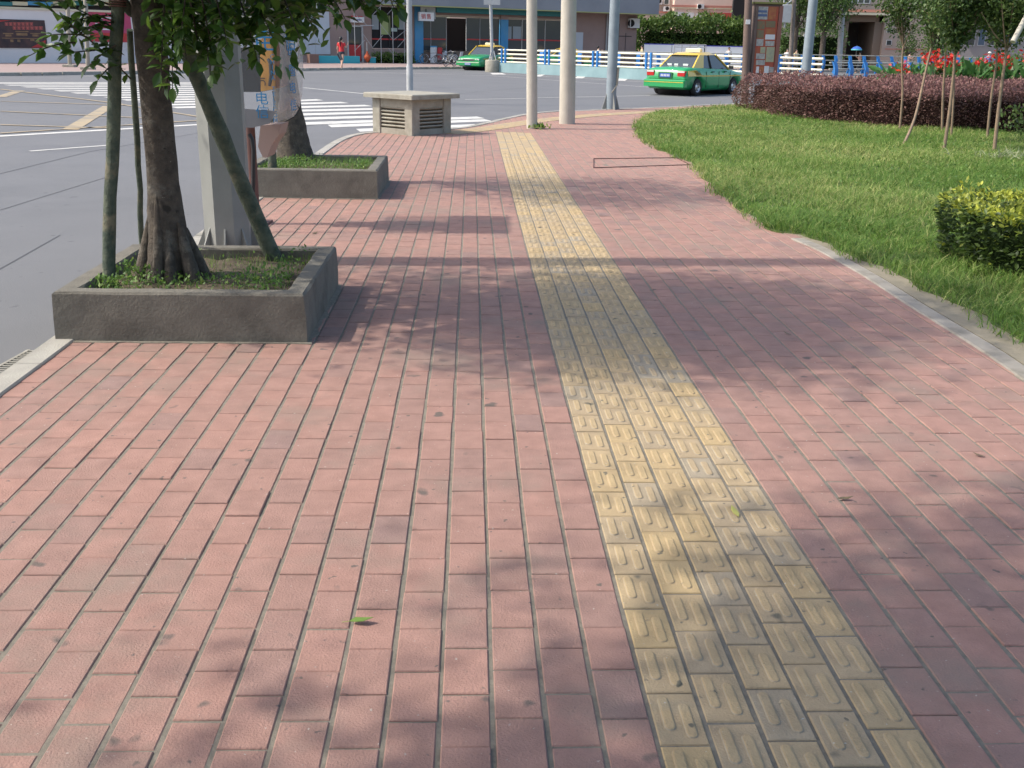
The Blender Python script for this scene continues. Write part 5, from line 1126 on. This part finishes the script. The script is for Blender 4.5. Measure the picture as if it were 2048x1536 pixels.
# striped grass plant
B = P(2025, 322); n = 90; o = leaves('striped_grass', np.stack([B.x+rng.normal(0, .35, n), B.y+rng.normal(0, .2, n), np.full(n, .05)], 1), np.stack([rng.normal(0, .8, n), rng.normal(0, .8, n), rng.uniform(.3, 1, n)], 1), rng.uniform(.14, .28, n), rng.uniform(.0, .8, n), mat('striped_leaf', (.22, .26, .12), .6, (.34, .36, .22), 4, attr='rnd', c3=(.12, .2, .06), trans=.3), None,
       (np.array([(-.03, 0, 0), (.03, 0, 0), (-.025, .5, .1), (.025, .5, .1), (0, 1, -.15)], float), [(0, 1, 3, 2), (2, 3, 4, 4)]), 'stuff', False); setp(o, 'cream striped grass clump at the right edge of the lawn', 'plant')
# cannas
m_canna = mat('canna_leaf', (.05, .15, .04), .45, (.08, .20, .05), 2, attr='rnd', c3=(.14, .26, .10), trans=.3); m_petal = mat('red_petal', (.62, .03, .015), .55, (.55, .05, .02), 3, trans=.3)
CT = (np.array([(0, 0, 0), (-.16, .3, .05), (0, .3, -.02), (.16, .3, .05), (-.13, .7, .05), (0, .7, -.04), (.13, .7, .05), (0, 1, -.1)], float), LEAF[1])
def canna(label, px, pf, Y, nl=9, fl=True, seed=0):
    b = S(px, Y, 0); t = thing('canna', label, 'flower', (b.x, b.y, .0), group='red flowering cannas'); h_ = Q(px, pf, Y).z
    mb = MB(); mb.tube([b, b+Vector((.02, 0, h_*.6)), b+Vector((random.uniform(-.1, .1), 0, h_))], [.02, .015, .008], 6); mb.build('stem', m_canna, t, world=True)
    pts = np.stack([b.x+rng.normal(0, .10, nl), b.y+rng.normal(0, .10, nl), rng.uniform(.1, .6, nl)*h_], 1); d_ = np.stack([rng.normal(0, .6, nl), rng.normal(0, .6, nl), rng.uniform(.5, 1.2, nl)], 1)
    leaves('leaf_cluster', pts, d_, rng.uniform(.5, .75, nl), rng.uniform(0, 1, nl), m_canna, t, CT)
    if fl:
        n = 34; pts = np.stack([b.x+rng.normal(0, .11, n), b.y+rng.normal(0, .1, n), h_+rng.normal(0, .12, n)], 1); leaves('blossom', pts, rdirs(n, .3), rng.uniform(.12, .2, n), rng.uniform(0, 1, n), m_petal, t, SLEAF)
    return t
Yc = 32.4
for i, (px, pf, lab) in enumerate(((1785, 144, 'small red canna bloom leftmost, low over the red hedge'), (1799, 141, 'small red canna bloom just left of the first young trunk'), (1848, 116, 'large bright red canna bloom left of the leaning trunk'), (1862, 124, 'red canna bloom hanging right of the leaning trunk'), (1874, 130, 'orange red canna bloom between leaning and reddish trunks'),
                                   (1895, 122, 'red canna bloom beside the forked pair, upper one'), (1889, 138, 'red canna bloom beside the forked pair, lower one'), (1950, 129, 'broad red canna bloom in front of the grey building'), (1985, 118, 'tall red canna bloom behind the thin young tree'), (1992, 130, 'red canna bloom low behind the thin young tree'), (2042, 108, 'rightmost red canna bloom at the picture edge'))):
    canna(lab, px, pf, Yc+random.uniform(-.4, .6), 9, True, i)
n = 420; x0, x1 = S(1775, Yc, 0).x, S(2060, Yc, 0).x
pts = np.stack([rng.uniform(x0, x1, n), Yc+rng.uniform(-.6, 1.4, n), rng.uniform(.45, .95, n)], 1); pts[:, 2] += .22*(pts[:, 0]-x0)/(x1-x0)
o = leaves('canna_leaves', pts, np.stack([rng.normal(0, .7, n), rng.normal(0, .5, n), rng.uniform(.2, 1, n)], 1), rng.uniform(.35, .6, n), rng.uniform(0, 1, n), m_canna, None, CT, 'stuff', False); setp(o, 'mass of broad green canna leaves behind the red hedge', 'leaves')
p = S(2045, 33.5, 0); bush('bush', 'bright green bush at the right edge behind the red hedge', (p.x, p.y, .75), (1.25, 1.0, .85), 2600, .10, m_hleaf, seed=6)
# background trees
def bgtree(label, px, Y, zc, rad, n, size, tr=.2, seed=0):
    b = S(px, Y, 0); t = thing('background_tree', label, 'tree', (b.x, b.y, 0)); mb = MB(); mb.tube([b, b+UP*zc*.6, b+UP*zc], [tr, tr*.8, tr*.4], 10)
    for k in range(6): a = k*1.05; mb.tube([b+UP*zc*.55, b+Vector((math.cos(a)*rad[0]*.7, math.sin(a)*rad[1]*.7, zc+random.uniform(-.3, .5)*rad[2]))], [tr*.4, .04], 6)
    mb.build('trunk', m_bark, t, world=True); P3 = crown_leaves((b.x, b.y, zc), rad, n, size, .3, 40)
    leaves('crown', P3, rdirs(len(P3)), rng.uniform(.6, 1.2, len(P3))*size, np.clip(rng.normal(.3, .25, len(P3)), 0, 1), m_hleaf, t); return t
bgtree('large dark tree crown left of the archway', 1640, 86, 5.1, (2.3, 2.0, 2.5), 5200, .22, .25)
bgtree('dark tree behind the notice board and wooden pole', 1585, 88, 5.6, (2.5, 2.0, 2.6), 4200, .22, .22)
bgtree('small dark conical tree right of the archway windows', 1810, 91, 1.9, (1.1, 1.0, 1.7), 1500, .16, .12)
bgtree('dark leafy tree between the tan and grey buildings', 1872, 90, 2.3, (1.7, 1.5, 2.2), 2600, .18, .15)

# fallen leaf and litter
t = thing('fallen_leaf', 'single green leaf lying on the red pavers in the foreground', 'leaf', tuple(P(722, 1243)))
c_ = P(722, 1243, .008); mb = MB(); k = [(-.035, 0, 0), (-.018, .012, .006), (.005, .015, .004), (.036, .004, .012), (.008, -.012, .008), (-.015, -.010, .004)]; q = [c_+Vector(v) for v in k]
mb.extr(q, (0, 0, .0012)); mb.build('leaf_blade', mat('fresh_leaf', (.16, .26, .05), .5, trans=.2), t, world=True); mb = MB(); mb.tube([q[0], q[0]+Vector((-.02, -.002, -.002))], .0012, 5); mb.build('leaf_stalk', mat('stalk', (.3, .33, .1), .6), t, world=True)
for (px, py, s_, lab) in ((1470, 1023, .04, 'narrow yellow leaf lying across the yellow pavers'), (1690, 996, .03, 'dark crumpled leaf on the red pavers right of the yellow strip'), (1958, 910, .025, 'small dark leaf on the pavers near the right edge'), (1575, 667, .03, 'dark curled leaf on the shaded pavers'), (630, 466, .04, 'brown leaf near the telephone post')):
    c_ = P(px, py, .007); t = thing('fallen_leaf', lab, 'leaf', tuple(c_)); a = random.uniform(0, 3); u = Vector((math.cos(a), math.sin(a), .05))*s_; v = Vector((-math.sin(a), math.cos(a), .1))*s_*.28
    mb = MB(); mb.extr([c_-u, c_-u*.3+v, c_+u*.4+v*.9, c_+u+UP*.006, c_+u*.3-v, c_-u*.4-v], (0, 0, .0012)); mb.build('leaf_blade', mat('dry_leaf', (.16, .12, .06), .7, (.1, .08, .05), 30) if py != 1023 else mat('yellow_leaf', (.42, .40, .10), .6), t, world=True)
# ================================================================== VEHICLES
def evalmesh(o):
    dg = bpy.context.evaluated_depsgraph_get(); dg.update(); me = bpy.data.meshes.new_from_object(o.evaluated_get(dg)); return me
def loft(mb, secs, smooth=True):
    """secs: list of (x, [(y, z)...]) half rings from bottom centre outward to the top centre"""
    rings = []
    for x, h_ in secs:
        rings.append([(x, y, z) for y, z in h_]+[(x, -y, z) for y, z in h_[::-1] if y > 1e-4])
    n = len(rings[0]); vs = sum(rings, []); mb.smooth = smooth
    mb.add(vs, [(i*n+k, i*n+(k+1) % n, (i+1)*n+(k+1) % n, (i+1)*n+k) for i in range(len(rings)-1) for k in range(n)]); mb.smooth = False
    mb.add(rings[0], [tuple(range(n-1, -1, -1))]); mb.add(rings[-1], [tuple(range(n))])
def taxi(label, loc, rz, style):
    t = thing('taxi', label, 'taxi', tuple(loc), rz, group='green and yellow taxis')
    L_ = 4.3; W_ = .84; wb = (.82, 3.35); ax = wb
    def half(x, zb, zt, w_, r=.05):
        return [(0, zb), (w_*.86, zb), (w_*.97, zb+.08), (w_, zb+.22), (w_*1.0, zt-.24), (w_*.97, zt-.10), (w_*.91, zt-.02), (w_*.80, zt), (0, zt+.025)]
    S_ = [(0.0, .34, .62, .74), (.03, .27, .80, .79), (.12, .22, .90, .815), (.5, .20, .945, .83), (.95, .18, .94, W_), (1.6, .17, .92, W_+.01), (2.4, .17, .90, W_+.01), (3.0, .17, .885, W_), (3.4, .18, .84, .83), (3.9, .20, .78, .815), (4.17, .23, .71, .79), (4.27, .28, .64, .75), (4.3, .36, .56, .70)]
    if style == 'boxy': S_ = [(x, zb, zt+(.02 if x > 2.5 else 0), w_) for x, zb, zt, w_ in S_]
    mb = MB(); loft(mb, [(x, half(x, zb, zt, w_)) for x, zb, zt, w_ in S_]); body = mb.build('body', m_greenp, t)
    cuts = []
    for x in ax:
        cb = MB(); cb.lathe((x, 0, .29), [(.001, -1.0), (.36, -1.0), (.36, 1.0), (.001, 1.0)], 28, 'Y'); c_ = cb.build('cut', m_black); cuts.append(c_)
        mo = body.modifiers.new('b', 'BOOLEAN'); mo.operation = 'DIFFERENCE'; mo.object = c_; mo.solver = 'EXACT'
    body.location = (0, 0, 0); old = body.parent; body.parent = None
    me = evalmesh(body); body.modifiers.clear(); body.data = me; body.parent = old
    me.materials.clear(); me.materials.append(m_greenp); me.polygons.foreach_set('material_index', [0]*len(me.polygons))
    for c_ in cuts: bpy.data.objects.remove(c_)
    for x in ax: mb = MB(); mb.lathe((x, 0, .29), [(.001, -.62), (.34, -.62), (.34, .62), (.001, .62)], 20, 'Y'); mb.build('wheel_well', m_black, t)
    # glasshouse
    zb = .90; g0 = [(.62, zb+.02, .70), (1.22, 1.36, .57), (2.25, 1.375, .575), (3.08, zb-.03, .72)]
    if style == 'boxy': g0 = [(.55, zb+.02, .72), (1.0, 1.37, .60), (2.2, 1.38, .60), (2.95, zb-.02, .73)]
    mb = MB(); (xa, za, wa), (xb, zb_, wb_), (xc, zc, wc), (xd, zd, wd) = g0
    vs = [(xa, wa, za), (xb, wb_, zb_), (xc, wc, zc), (xd, wd, zd)]+[(x, -y, z) for x, y, z in [(xa, wa, za), (xb, wb_, zb_), (xc, wc, zc), (xd, wd, zd)]]
    mb.add(vs, [(0, 1, 2, 3), (7, 6, 5, 4), (0, 4, 5, 1), (1, 5, 6, 2), (2, 6, 7, 3), (3, 7, 4, 0)]); mb.build('windows', m_glass, t)
    # roof and pillars in yellow
    mb = MB(); e = .03
    r_ = [(xb-.10, wb_*.9, zb_-.01), (xb+.05, wb_+.02, zb_-.012), (xc-.05, wc+.02, zc-.012), (xc+.10, wc*.9, zc-.01)]
    top = [(xb+.12, wb_*.75, zb_+.045), (xc-.12, wc*.75, zc+.04)]
    low = [(x, y, z) for x, y, z in r_]+[(x, -y, z) for x, y, z in r_[::-1]]; hi = [(xb+.02, wb_*.66, zb_+.06), (xb+.20, wb_*.80, zb_+.085), (xc-.20, wc*.80, zc+.08), (xc-.02, wc*.66, zc+.055)]; hi = hi+[(x, -y, z) for x, y, z in hi[::-1]]
    n = 8; mb.smooth = True; mb.add(low+hi, [(i, (i+1) % n, n+(i+1) % n, n+i) for i in range(n)]); mb.smooth = False; mb.add(hi, [tuple(range(n))]); mb.add(low, [tuple(range(n-1, -1, -1))]); mb.build('roof', m_yelp, t)
    for s in (1, -1):
        mb = MB(); mb.tube([(xd+.02, s*(wd+.01), zd), (xc+.02, s*(wc+.012), zc)], .032, 6); mb.build('windscreen_pillar', m_yelp, t)
        mb = MB(); cq = [(xa-.03, s*(wa+.012), za-.02), (xb-.02, s*(wb_+.014), zb_), (xb+.26, s*(wb_+.014), zb_), (xa+.68, s*(wa+.02), za+.01)]; cq = cq if s > 0 else cq
        mb.extr(cq, (0, -s*.05, 0)); mb.build('rear_pillar', m_yelp, t)
        xm = (xb+xc)/2+.05; mb = MB(); mb.tube([(xm+.03, s*(wa+.035), za-.01), (xm, s*(wb_+.012), zb_)], .026, 6); mb.build('door_pillar', m_black, t)
        mb = MB(); mb.box((xd-.18, s*(W_+.07), .95), (.07, .16, .11)); mb.build('wing_mirror', m_black, t)
        # yellow side stripe and rear quarter
        mb = MB(); mb.box(((.9+4.0)/2+.02, s*(W_+.006), .665), (2.9, .014, .035)); mb.build('yellow_stripe', m_yelp, t)
        mb = MB(); mb.extr([(.14, s*(.829), .66), (.14, s*.80, .84), (.62, s*.823, .86), (1.05, s*.845, .68), (1.0, s*.852, .66)], (0, s*.012, 0)); q = mb.build('yellow_quarter', m_yelp, t)
        for k in range(4):
            mb = MB(); x_ = .50+k*.09; mb.extr([(x_, s*.842, .84), (x_+.025, s*.842, .84), (x_+.20, s*.858, .69), (x_+.175, s*.858, .69)], (0, s*.008, 0)); mb.build('black_slash', m_black, t)
        for xh in (1.75, 2.62): mb = MB(); mb.box((xh, s*(W_+.012), .80), (.16, .03, .03)); mb.build('door_handle', m_black, t)
        for xg in (1.32, 2.2, 3.02): mb = MB(); mb.box((xg, s*(W_+.005), .54), (.012, .014, .56)); mb.build('door_gap', m_black, t)
        for x in ax:
            mb = MB(); mb.lathe((x, s*.74, .29), [(.17, -.085), (.26, -.085), (.285, -.06), (.29, 0), (.285, .06), (.26, .085), (.17, .085)], 28, 'Y'); w_ = mb.build('wheel', m_tyre, t)
            mb = MB(); mb.lathe((x, s*.74, .29), [(.001, s*.05), (.06, s*.055), (.09, s*.03), (.15, s*.035), (.175, s*.08)], 20, 'Y'); mb.build('rim', m_chrome, w_)
            for k in range(6): a = k*math.pi/3; mb = MB(); mb.lathe((x+.115*math.cos(a), s*(.74+.037), .29+.115*math.sin(a)), [(.001, s*.002), (.022, s*.002), (.022, -.01)], 8, 'Y'); mb.build('rim_hole', m_black, w_)
        # lamps
        mb = MB(); mb.bbox((.055, s*.62, .745), (.13, .30, .17), 0, .01); lp = mb.build('tail_lamp', m_lampred, t); mb = MB(); mb.box((-.012, s*.62, .80), (.008, .27, .045)); mb.build('clear_segment', m_lamp, lp)
        mb = MB(); mb.bbox((4.235, s*.56, .60), (.10, .28, .14), 0, .01); lp = mb.build('headlight', m_lamp, t); mb = MB(); mb.box((4.288, s*.56, .60), (.006, .02, .14)); mb.build('lamp_divider', m_black, lp)
    mb = MB(); mb.bbox((.0, 0, .42), (.20, 1.64, .26), 0, .03); mb.bbox((4.28, 0, .42), (.20, 1.60, .22), 0, .03); 
    m1 = MB(); m1.bbox((.0, 0, .42), (.22, 1.66, .24), 0, .03); m1.build('rear_bumper', m_greenp, t); m1 = MB(); m1.bbox((4.28, 0, .40), (.20, 1.62, .22), 0, .03); m1.build('front_bumper', m_greenp, t)
    m1 = MB(); m1.box((-.115, 0, .455), (.006, 1.58, .018)); m1.build('bumper_trim', m_yelp, t); m1 = MB(); m1.box((4.385, 0, .455), (.008, 1.5, .03)); m1.build('bumper_trim', m_railw, t)
    m1 = MB(); m1.box((-.012, 0, .68), (.02, .56, .20)); m1.build('plate_recess', mat('dark_green', (.006, .10, .03), .5), t)
    m1 = MB(); m1.box((-.03, 0, .68), (.012, .42, .13)); pl = m1.build('number_plate', m_plateb, t)
    for k in range(6): m1 = MB(); m1.box((-.038, -.16+k*.062, .68), (.004, .035, .07)); m1.build('plate_character', m_whitep, pl)
    m1 = MB(); m1.box((4.39, 0, .37), (.012, .42, .12)); pl = m1.build('number_plate', m_plateb, t)
    for k in range(6): m1 = MB(); m1.box((4.398, -.16+k*.062, .37), (.004, .035, .07)); m1.build('plate_character', m_whitep, pl)
    m1 = MB(); m1.box((4.29, 0, .60), (.03, .80, .11)); m1.build('grille', m_black, t)
    for k in range(3): m1 = MB(); m1.box((4.308, 0, .57+k*.03), (.006, .78, .006)); m1.build('grille_bar', m_chrome, t)
    m1 = MB(); m1.bbox(((xb+xc)/2+.05, 0, zb_+.155), (.16, .62, .13), 0, .03); sg = m1.build('roof_sign', mat('sign_cream', (.75, .66, .42), .5), t); m1 = MB(); m1.ball(((xb+xc)/2+.05, -.2, zb_+.2), .06); m1.build('sign_light', m_bluegrey, sg)
    m1 = MB(); m1.box(((xb+xc)/2+.05, 0, zb_+.055), (.10, .5, .03)); m1.build('sign_mount', m_black, t)
    for (y, w2) in ((-.33, .2), (.05, .15), (.32, .18)):
        fr = .22; x_ = xa+(xb-xa)*fr; z_ = za+(zb_-za)*fr; m1 = MB(); m1.box((x_-.012, y, z_+.01), (.03, w2, .07)); m1.build('window_sticker', m_whitep, t)
    m1 = MB(); m1.tube([(.55, .2, .92), (.30, .28, 1.12)], .008, 5); m1.build('aerial', m_black, t)
    return t
# right taxi: rear wheel nearest the camera at (1392,193)
pr = P(1392, 192, RZ); hd = R(50); u = Vector((math.cos(hd), math.sin(hd), 0)); v = Vector((-u.y, u.x, 0))
o = pr-(u*.82-v*.78)*1.06; t = taxi('green and yellow taxi seen from behind beside the red hedge', (o.x, o.y, RZ), hd, 'round'); t.scale = (1.06, 1.06, 1.06)
pf = P(975, 142.5, RZ); hd = R(-90-27); u = Vector((math.cos(hd), math.sin(hd), 0)); v = Vector((-u.y, u.x, 0)); pf = pf*.93
o = Vector((S(975, 69.5, RZ).x, 69.5, 0))-(u*3.35+v*.78)*1.08; t = taxi('green and yellow taxi facing the camera behind the round concrete drum', (o.x, o.y, RZ), hd, 'boxy'); t.scale = (1.08, 1.08, 1.08)
hd = R(180+12); p = S(1085, 77.5, RZ); taxi('taxi mostly hidden behind the railing between the pale poles', (p.x+3.3, p.y+.6, RZ), hd, 'boxy')

# ================================================================== PEOPLE
def skinmesh(name, V, E, rad, m, parent, sub=2, root=0):
    me = bpy.data.meshes.new(name); me.from_pydata([tuple(v) for v in V], E, []); o = bpy.data.objects.new(name, me); COL.objects.link(o)
    md = o.modifiers.new('skin', 'SKIN'); md.use_smooth_shade = True
    for i, r in enumerate(rad): sv = me.skin_vertices[0].data[i]; sv.radius = (r, r) if not isinstance(r, tuple) else r
    me.skin_vertices[0].data[root].use_root = True
    sb = o.modifiers.new('sub', 'SUBSURF'); sb.levels = sub; sb.render_levels = sub
    m2 = evalmesh(o); o.modifiers.clear(); o.data = m2; m2.materials.clear(); m2.materials.append(m); o.parent = parent; return o
def person(label, loc, rz, H, shirt, lower, lower_m, pose='walk', hair=True, hat=None, long_hair=False, hands=True, sleeve=True):
    t = thing('person', label, 'person', tuple(loc), rz); k = H/1.7
    st = {'walk': .17, 'stand': .03, 'ride': .10}[pose]
    V = []; E = []; Rr = []
    def add(p, r, par=None): V.append(Vector(p)*k); Rr.append(r*k if not isinstance(r, tuple) else (r[0]*k, r[1]*k)); i = len(V)-1; (E.append((par, i)) if par is not None else None); return i
    pel = add((0, 0, .93), .095); wa = add((0, 0, 1.08), .085, pel); ch = add((.01, 0, 1.28), .095, wa); ub = add((.0, 0, 1.40), .075, ch)
    nk = add((0, 0, 1.475), .05, ub); jw = add((.015, 0, 1.545), (.065, .07), nk); hd_ = add((.01, 0, 1.62), (.078, .088), jw); tp = add((0, 0, 1.685), (.05, .055), hd_)
    no = add((.10, 0, 1.60), .012, hd_); arms = {}
    for s in (1, -1):
        sh = add((0, s*.17, 1.40), .052, ub)
        up_ = (pose == 'ride') or (pose == 'walk' and s == -1)
        if up_: el = add((.06, s*.25, 1.17), .040, sh); wr = add((.24, s*.26, 1.30), .028, el); d = Vector((.35, .1*s, .9)).normalized()
        else: el = add((-.05, s*.22, 1.13), .040, sh); wr = add((.03, s*.23, .90), .028, el); d = Vector((.2, 0, -1)).normalized()
        pm = add(V[wr]/k+d*.06, (.036, .020), wr); arms[s] = (sh, el)
        if hands:
            sd_ = d.cross(Vector((0, s, 0))).normalized()
            for f_, (off, ln) in enumerate(((-.027, .065), (-.009, .078), (.009, .074), (.027, .058))):
                b_ = add(V[pm]/k+d*.045+sd_*off, .009, pm); c_ = add(V[b_]/k+d*ln*.55+Vector((0, -s*.006, 0)), .008, b_); add(V[c_]/k+d*ln*.45+Vector((0, -s*.018, 0)), .007, c_)
            th_ = add(V[wr]/k+d*.04+sd_*-.045, .010, wr); add(V[th_]/k+d*.045+sd_*-.02, .008, th_)
        hp = add((0, s*.09, .90), (.09, .09), pel); fx = st*(1 if s > 0 else -1)
        kn = add((fx*.6+.03, s*.095, .50), .058, hp); an = add((fx*1.1-(.09 if fx < 0 else 0), s*.095, .10), .036, kn); ft = add((fx*1.1+.05-(.09 if fx < 0 else 0), s*.10, .035), (.035, .028), an); add((fx*1.1+.15-(.09 if fx < 0 else 0), s*.105, .028), (.032, .02), ft)
    skinmesh('body', V, E, Rr, m_skin, t)
    def sub_(idx, extra): 
        VV = [V[i] for i in idx]; return VV
    # clothes follow the body as closed shells
    def ell(prof, n=20):
        mb_ = MB(); mb_.smooth = True; vs = [(x_*k+rx*k*math.cos(2*math.pi*j/n), ry*k*math.sin(2*math.pi*j/n), z*k) for (z, rx, ry, x_) in prof for j in range(n)]
        mb_.add(vs, [(i*n+j, i*n+(j+1) % n, (i+1)*n+(j+1) % n, (i+1)*n+j) for i in range(len(prof)-1) for j in range(n)]); return mb_
    a1, a2 = arms[1], arms[-1]
    mb = ell([(.90, .128, .172, 0), (1.0, .122, .158, 0), (1.10, .112, .140, 0), (1.20, .120, .155, .005), (1.30, .126, .170, .008), (1.38, .112, .172, .004), (1.43, .085, .14, 0), (1.465, .058, .075, 0)])
    for q in (a1, a2): A_s, B_s = V[q[0]], V[q[0]].lerp(V[q[1]], .62); mb.tube([A_s+(A_s-B_s)*.12, A_s, B_s], [.045*k, .066*k, .056*k], 10)
    mb.build('shirt', shirt, t)
    hpz = [i for i in range(len(V)) if abs(V[i].z/k-.90) < 1e-4]; knz = [i for i in range(len(V)) if abs(V[i].z/k-.50) < 1e-4]; anz = [i for i in range(len(V)) if abs(V[i].z/k-.10) < 1e-4]
    mb = ell([(1.0, .118, .150, 0), (.93, .130, .176, 0), (.86, .125, .180, 0), (.80, .09, .16, 0)])
    for h1, k1, a1_ in zip(hpz, knz, anz):
        ln = [V[h1].lerp(V[k1], .05), V[h1].lerp(V[k1], .5), V[h1].lerp(V[k1], .92)]; rd = [.104*k, .095*k, .078*k]
        if lower > .6: ln += [V[k1].lerp(V[a1_], .5), V[a1_]+UP*.02]; rd += [.07*k, .06*k]
        mb.tube(ln, rd, 12)
    mb.build('shorts' if lower < .6 else 'trousers', lower_m, t)
    mb = MB(); mb.ball((-.022*k, 0, 1.635*k), .10*k, 1.0, .92, 1.02)
    if long_hair: mb.tube([(-.09*k, 0, 1.66*k), (-.135*k, 0, 1.55*k), (-.13*k, 0, 1.36*k), (-.11*k, 0, 1.2*k)], [.035*k, .05*k, .042*k, .01*k], 8)
    mb.build('hair', m_hair, t)
    for s in (1, -1):
        mb = MB(); mb.ball((.088*k, s*.03*k, 1.625*k), .011*k); mb.build('eye', m_black, t)
    mb = MB(); mb.box((.094*k, 0, 1.565*k), (.01*k, .04*k, .008*k)); mb.build('mouth', m_red, t)
    if hat: mb = MB(); mb.lathe((0, 0, 1.66*k), [(.17*k, 0), (.10*k, .03*k), (.09*k, .09*k), (.001, .11*k)], 14); mb.build('hat', hat, t)
    return t
m_redcl = mat('red_cloth', (.55, .03, .035), .8); m_darkcl = mat('dark_cloth', (.035, .045, .06), .85); m_whcl = mat('white_cloth', (.65, .64, .60), .85); m_yecl = mat('cream_cloth', (.58, .50, .28), .85); m_pkcl = mat('pink_cloth', (.45, .28, .24), .85); m_blcl = mat('blue_cloth', (.10, .2, .4), .85)
p = P(684, 140, RZ)
person('woman with black ponytail in a red top and dark shorts stepping off the kerb', (p.x, p.y, RZ), R(70), 1.86, m_redcl, .5, m_darkcl, 'walk', long_hair=True)
def pat(px, Y, **k): q = S(px, Y, RZ); return (q.x, q.y, RZ)
person('person in a pale shirt passing behind the railing, left of the blue grey pole', pat(1195, 78), R(0), 1.62, m_whcl, 1, m_darkcl, 'ride')
person('person in a cream yellow shirt behind the railing at the hedge corner', pat(1282, 84), R(180), 1.74, m_yecl, 1, m_darkcl, 'walk')
person('person in white standing in front of the right hoarding panel', pat(1455, 87), R(-90), 1.72, m_whcl, 1, m_darkcl, 'stand')
person('person in a white shirt right of the notice board', pat(1571, 84), R(-100), 1.70, m_whcl, 1, m_darkcl, 'stand')
person('person in a cream shirt behind the wooden pole', pat(1589, 85), R(-60), 1.68, m_yecl, 1, m_darkcl, 'walk')
person('person in a pink top walking under the blue umbrella', pat(1716, 84.5), R(180), 1.60, m_pkcl, 1, m_darkcl, 'walk')
person('person in a pale pink top right of the archway', pat(1814, 86), R(0), 1.64, m_pkcl, 1, m_whcl, 'ride')
person('person in a white hat and blue shirt between the red blooms', pat(1972, 82), R(-90), 1.74, m_blcl, 1, m_darkcl, 'stand', hat=m_whcl)
u_ = Vector(pat(1714, 84.2)); c_ = Q(1714, 93, 84.2); t = thing('umbrella', 'blue and turquoise umbrella held up in front of the gateway', 'umbrella', tuple(c_))
mb = MB(); mb.lathe((c_.x, c_.y, c_.z), [(.001, .03), (.15, .0), (.3, -.07), (.42, -.2)], 10); mb.build('canopy', mat('umbrella_blue', (.04, .06, .45), .6, (.05, .35, .45), 1.5), t, world=True)
mb = MB(); mb.lathe((c_.x, c_.y, c_.z), [(.42, -.205), (.435, -.27)], 10); mb.build('border', mat('umbrella_turquoise', (.12, .50, .50), .6), t, world=True); mb = MB(); mb.tube([c_+UP*.08, c_-UP*.75], .012, 6); mb.build('handle', m_chrome, t, world=True)

# merge lettering curves into meshes
for o in [o for o in sc.objects if o.type == 'FONT']:
    me = bpy.data.meshes.new_from_object(o.evaluated_get(bpy.context.evaluated_depsgraph_get())); n = bpy.data.objects.new('lettering', me); COL.objects.link(n); n.parent = o.parent; n.matrix_local = o.matrix_local.copy(); bpy.data.objects.remove(o)
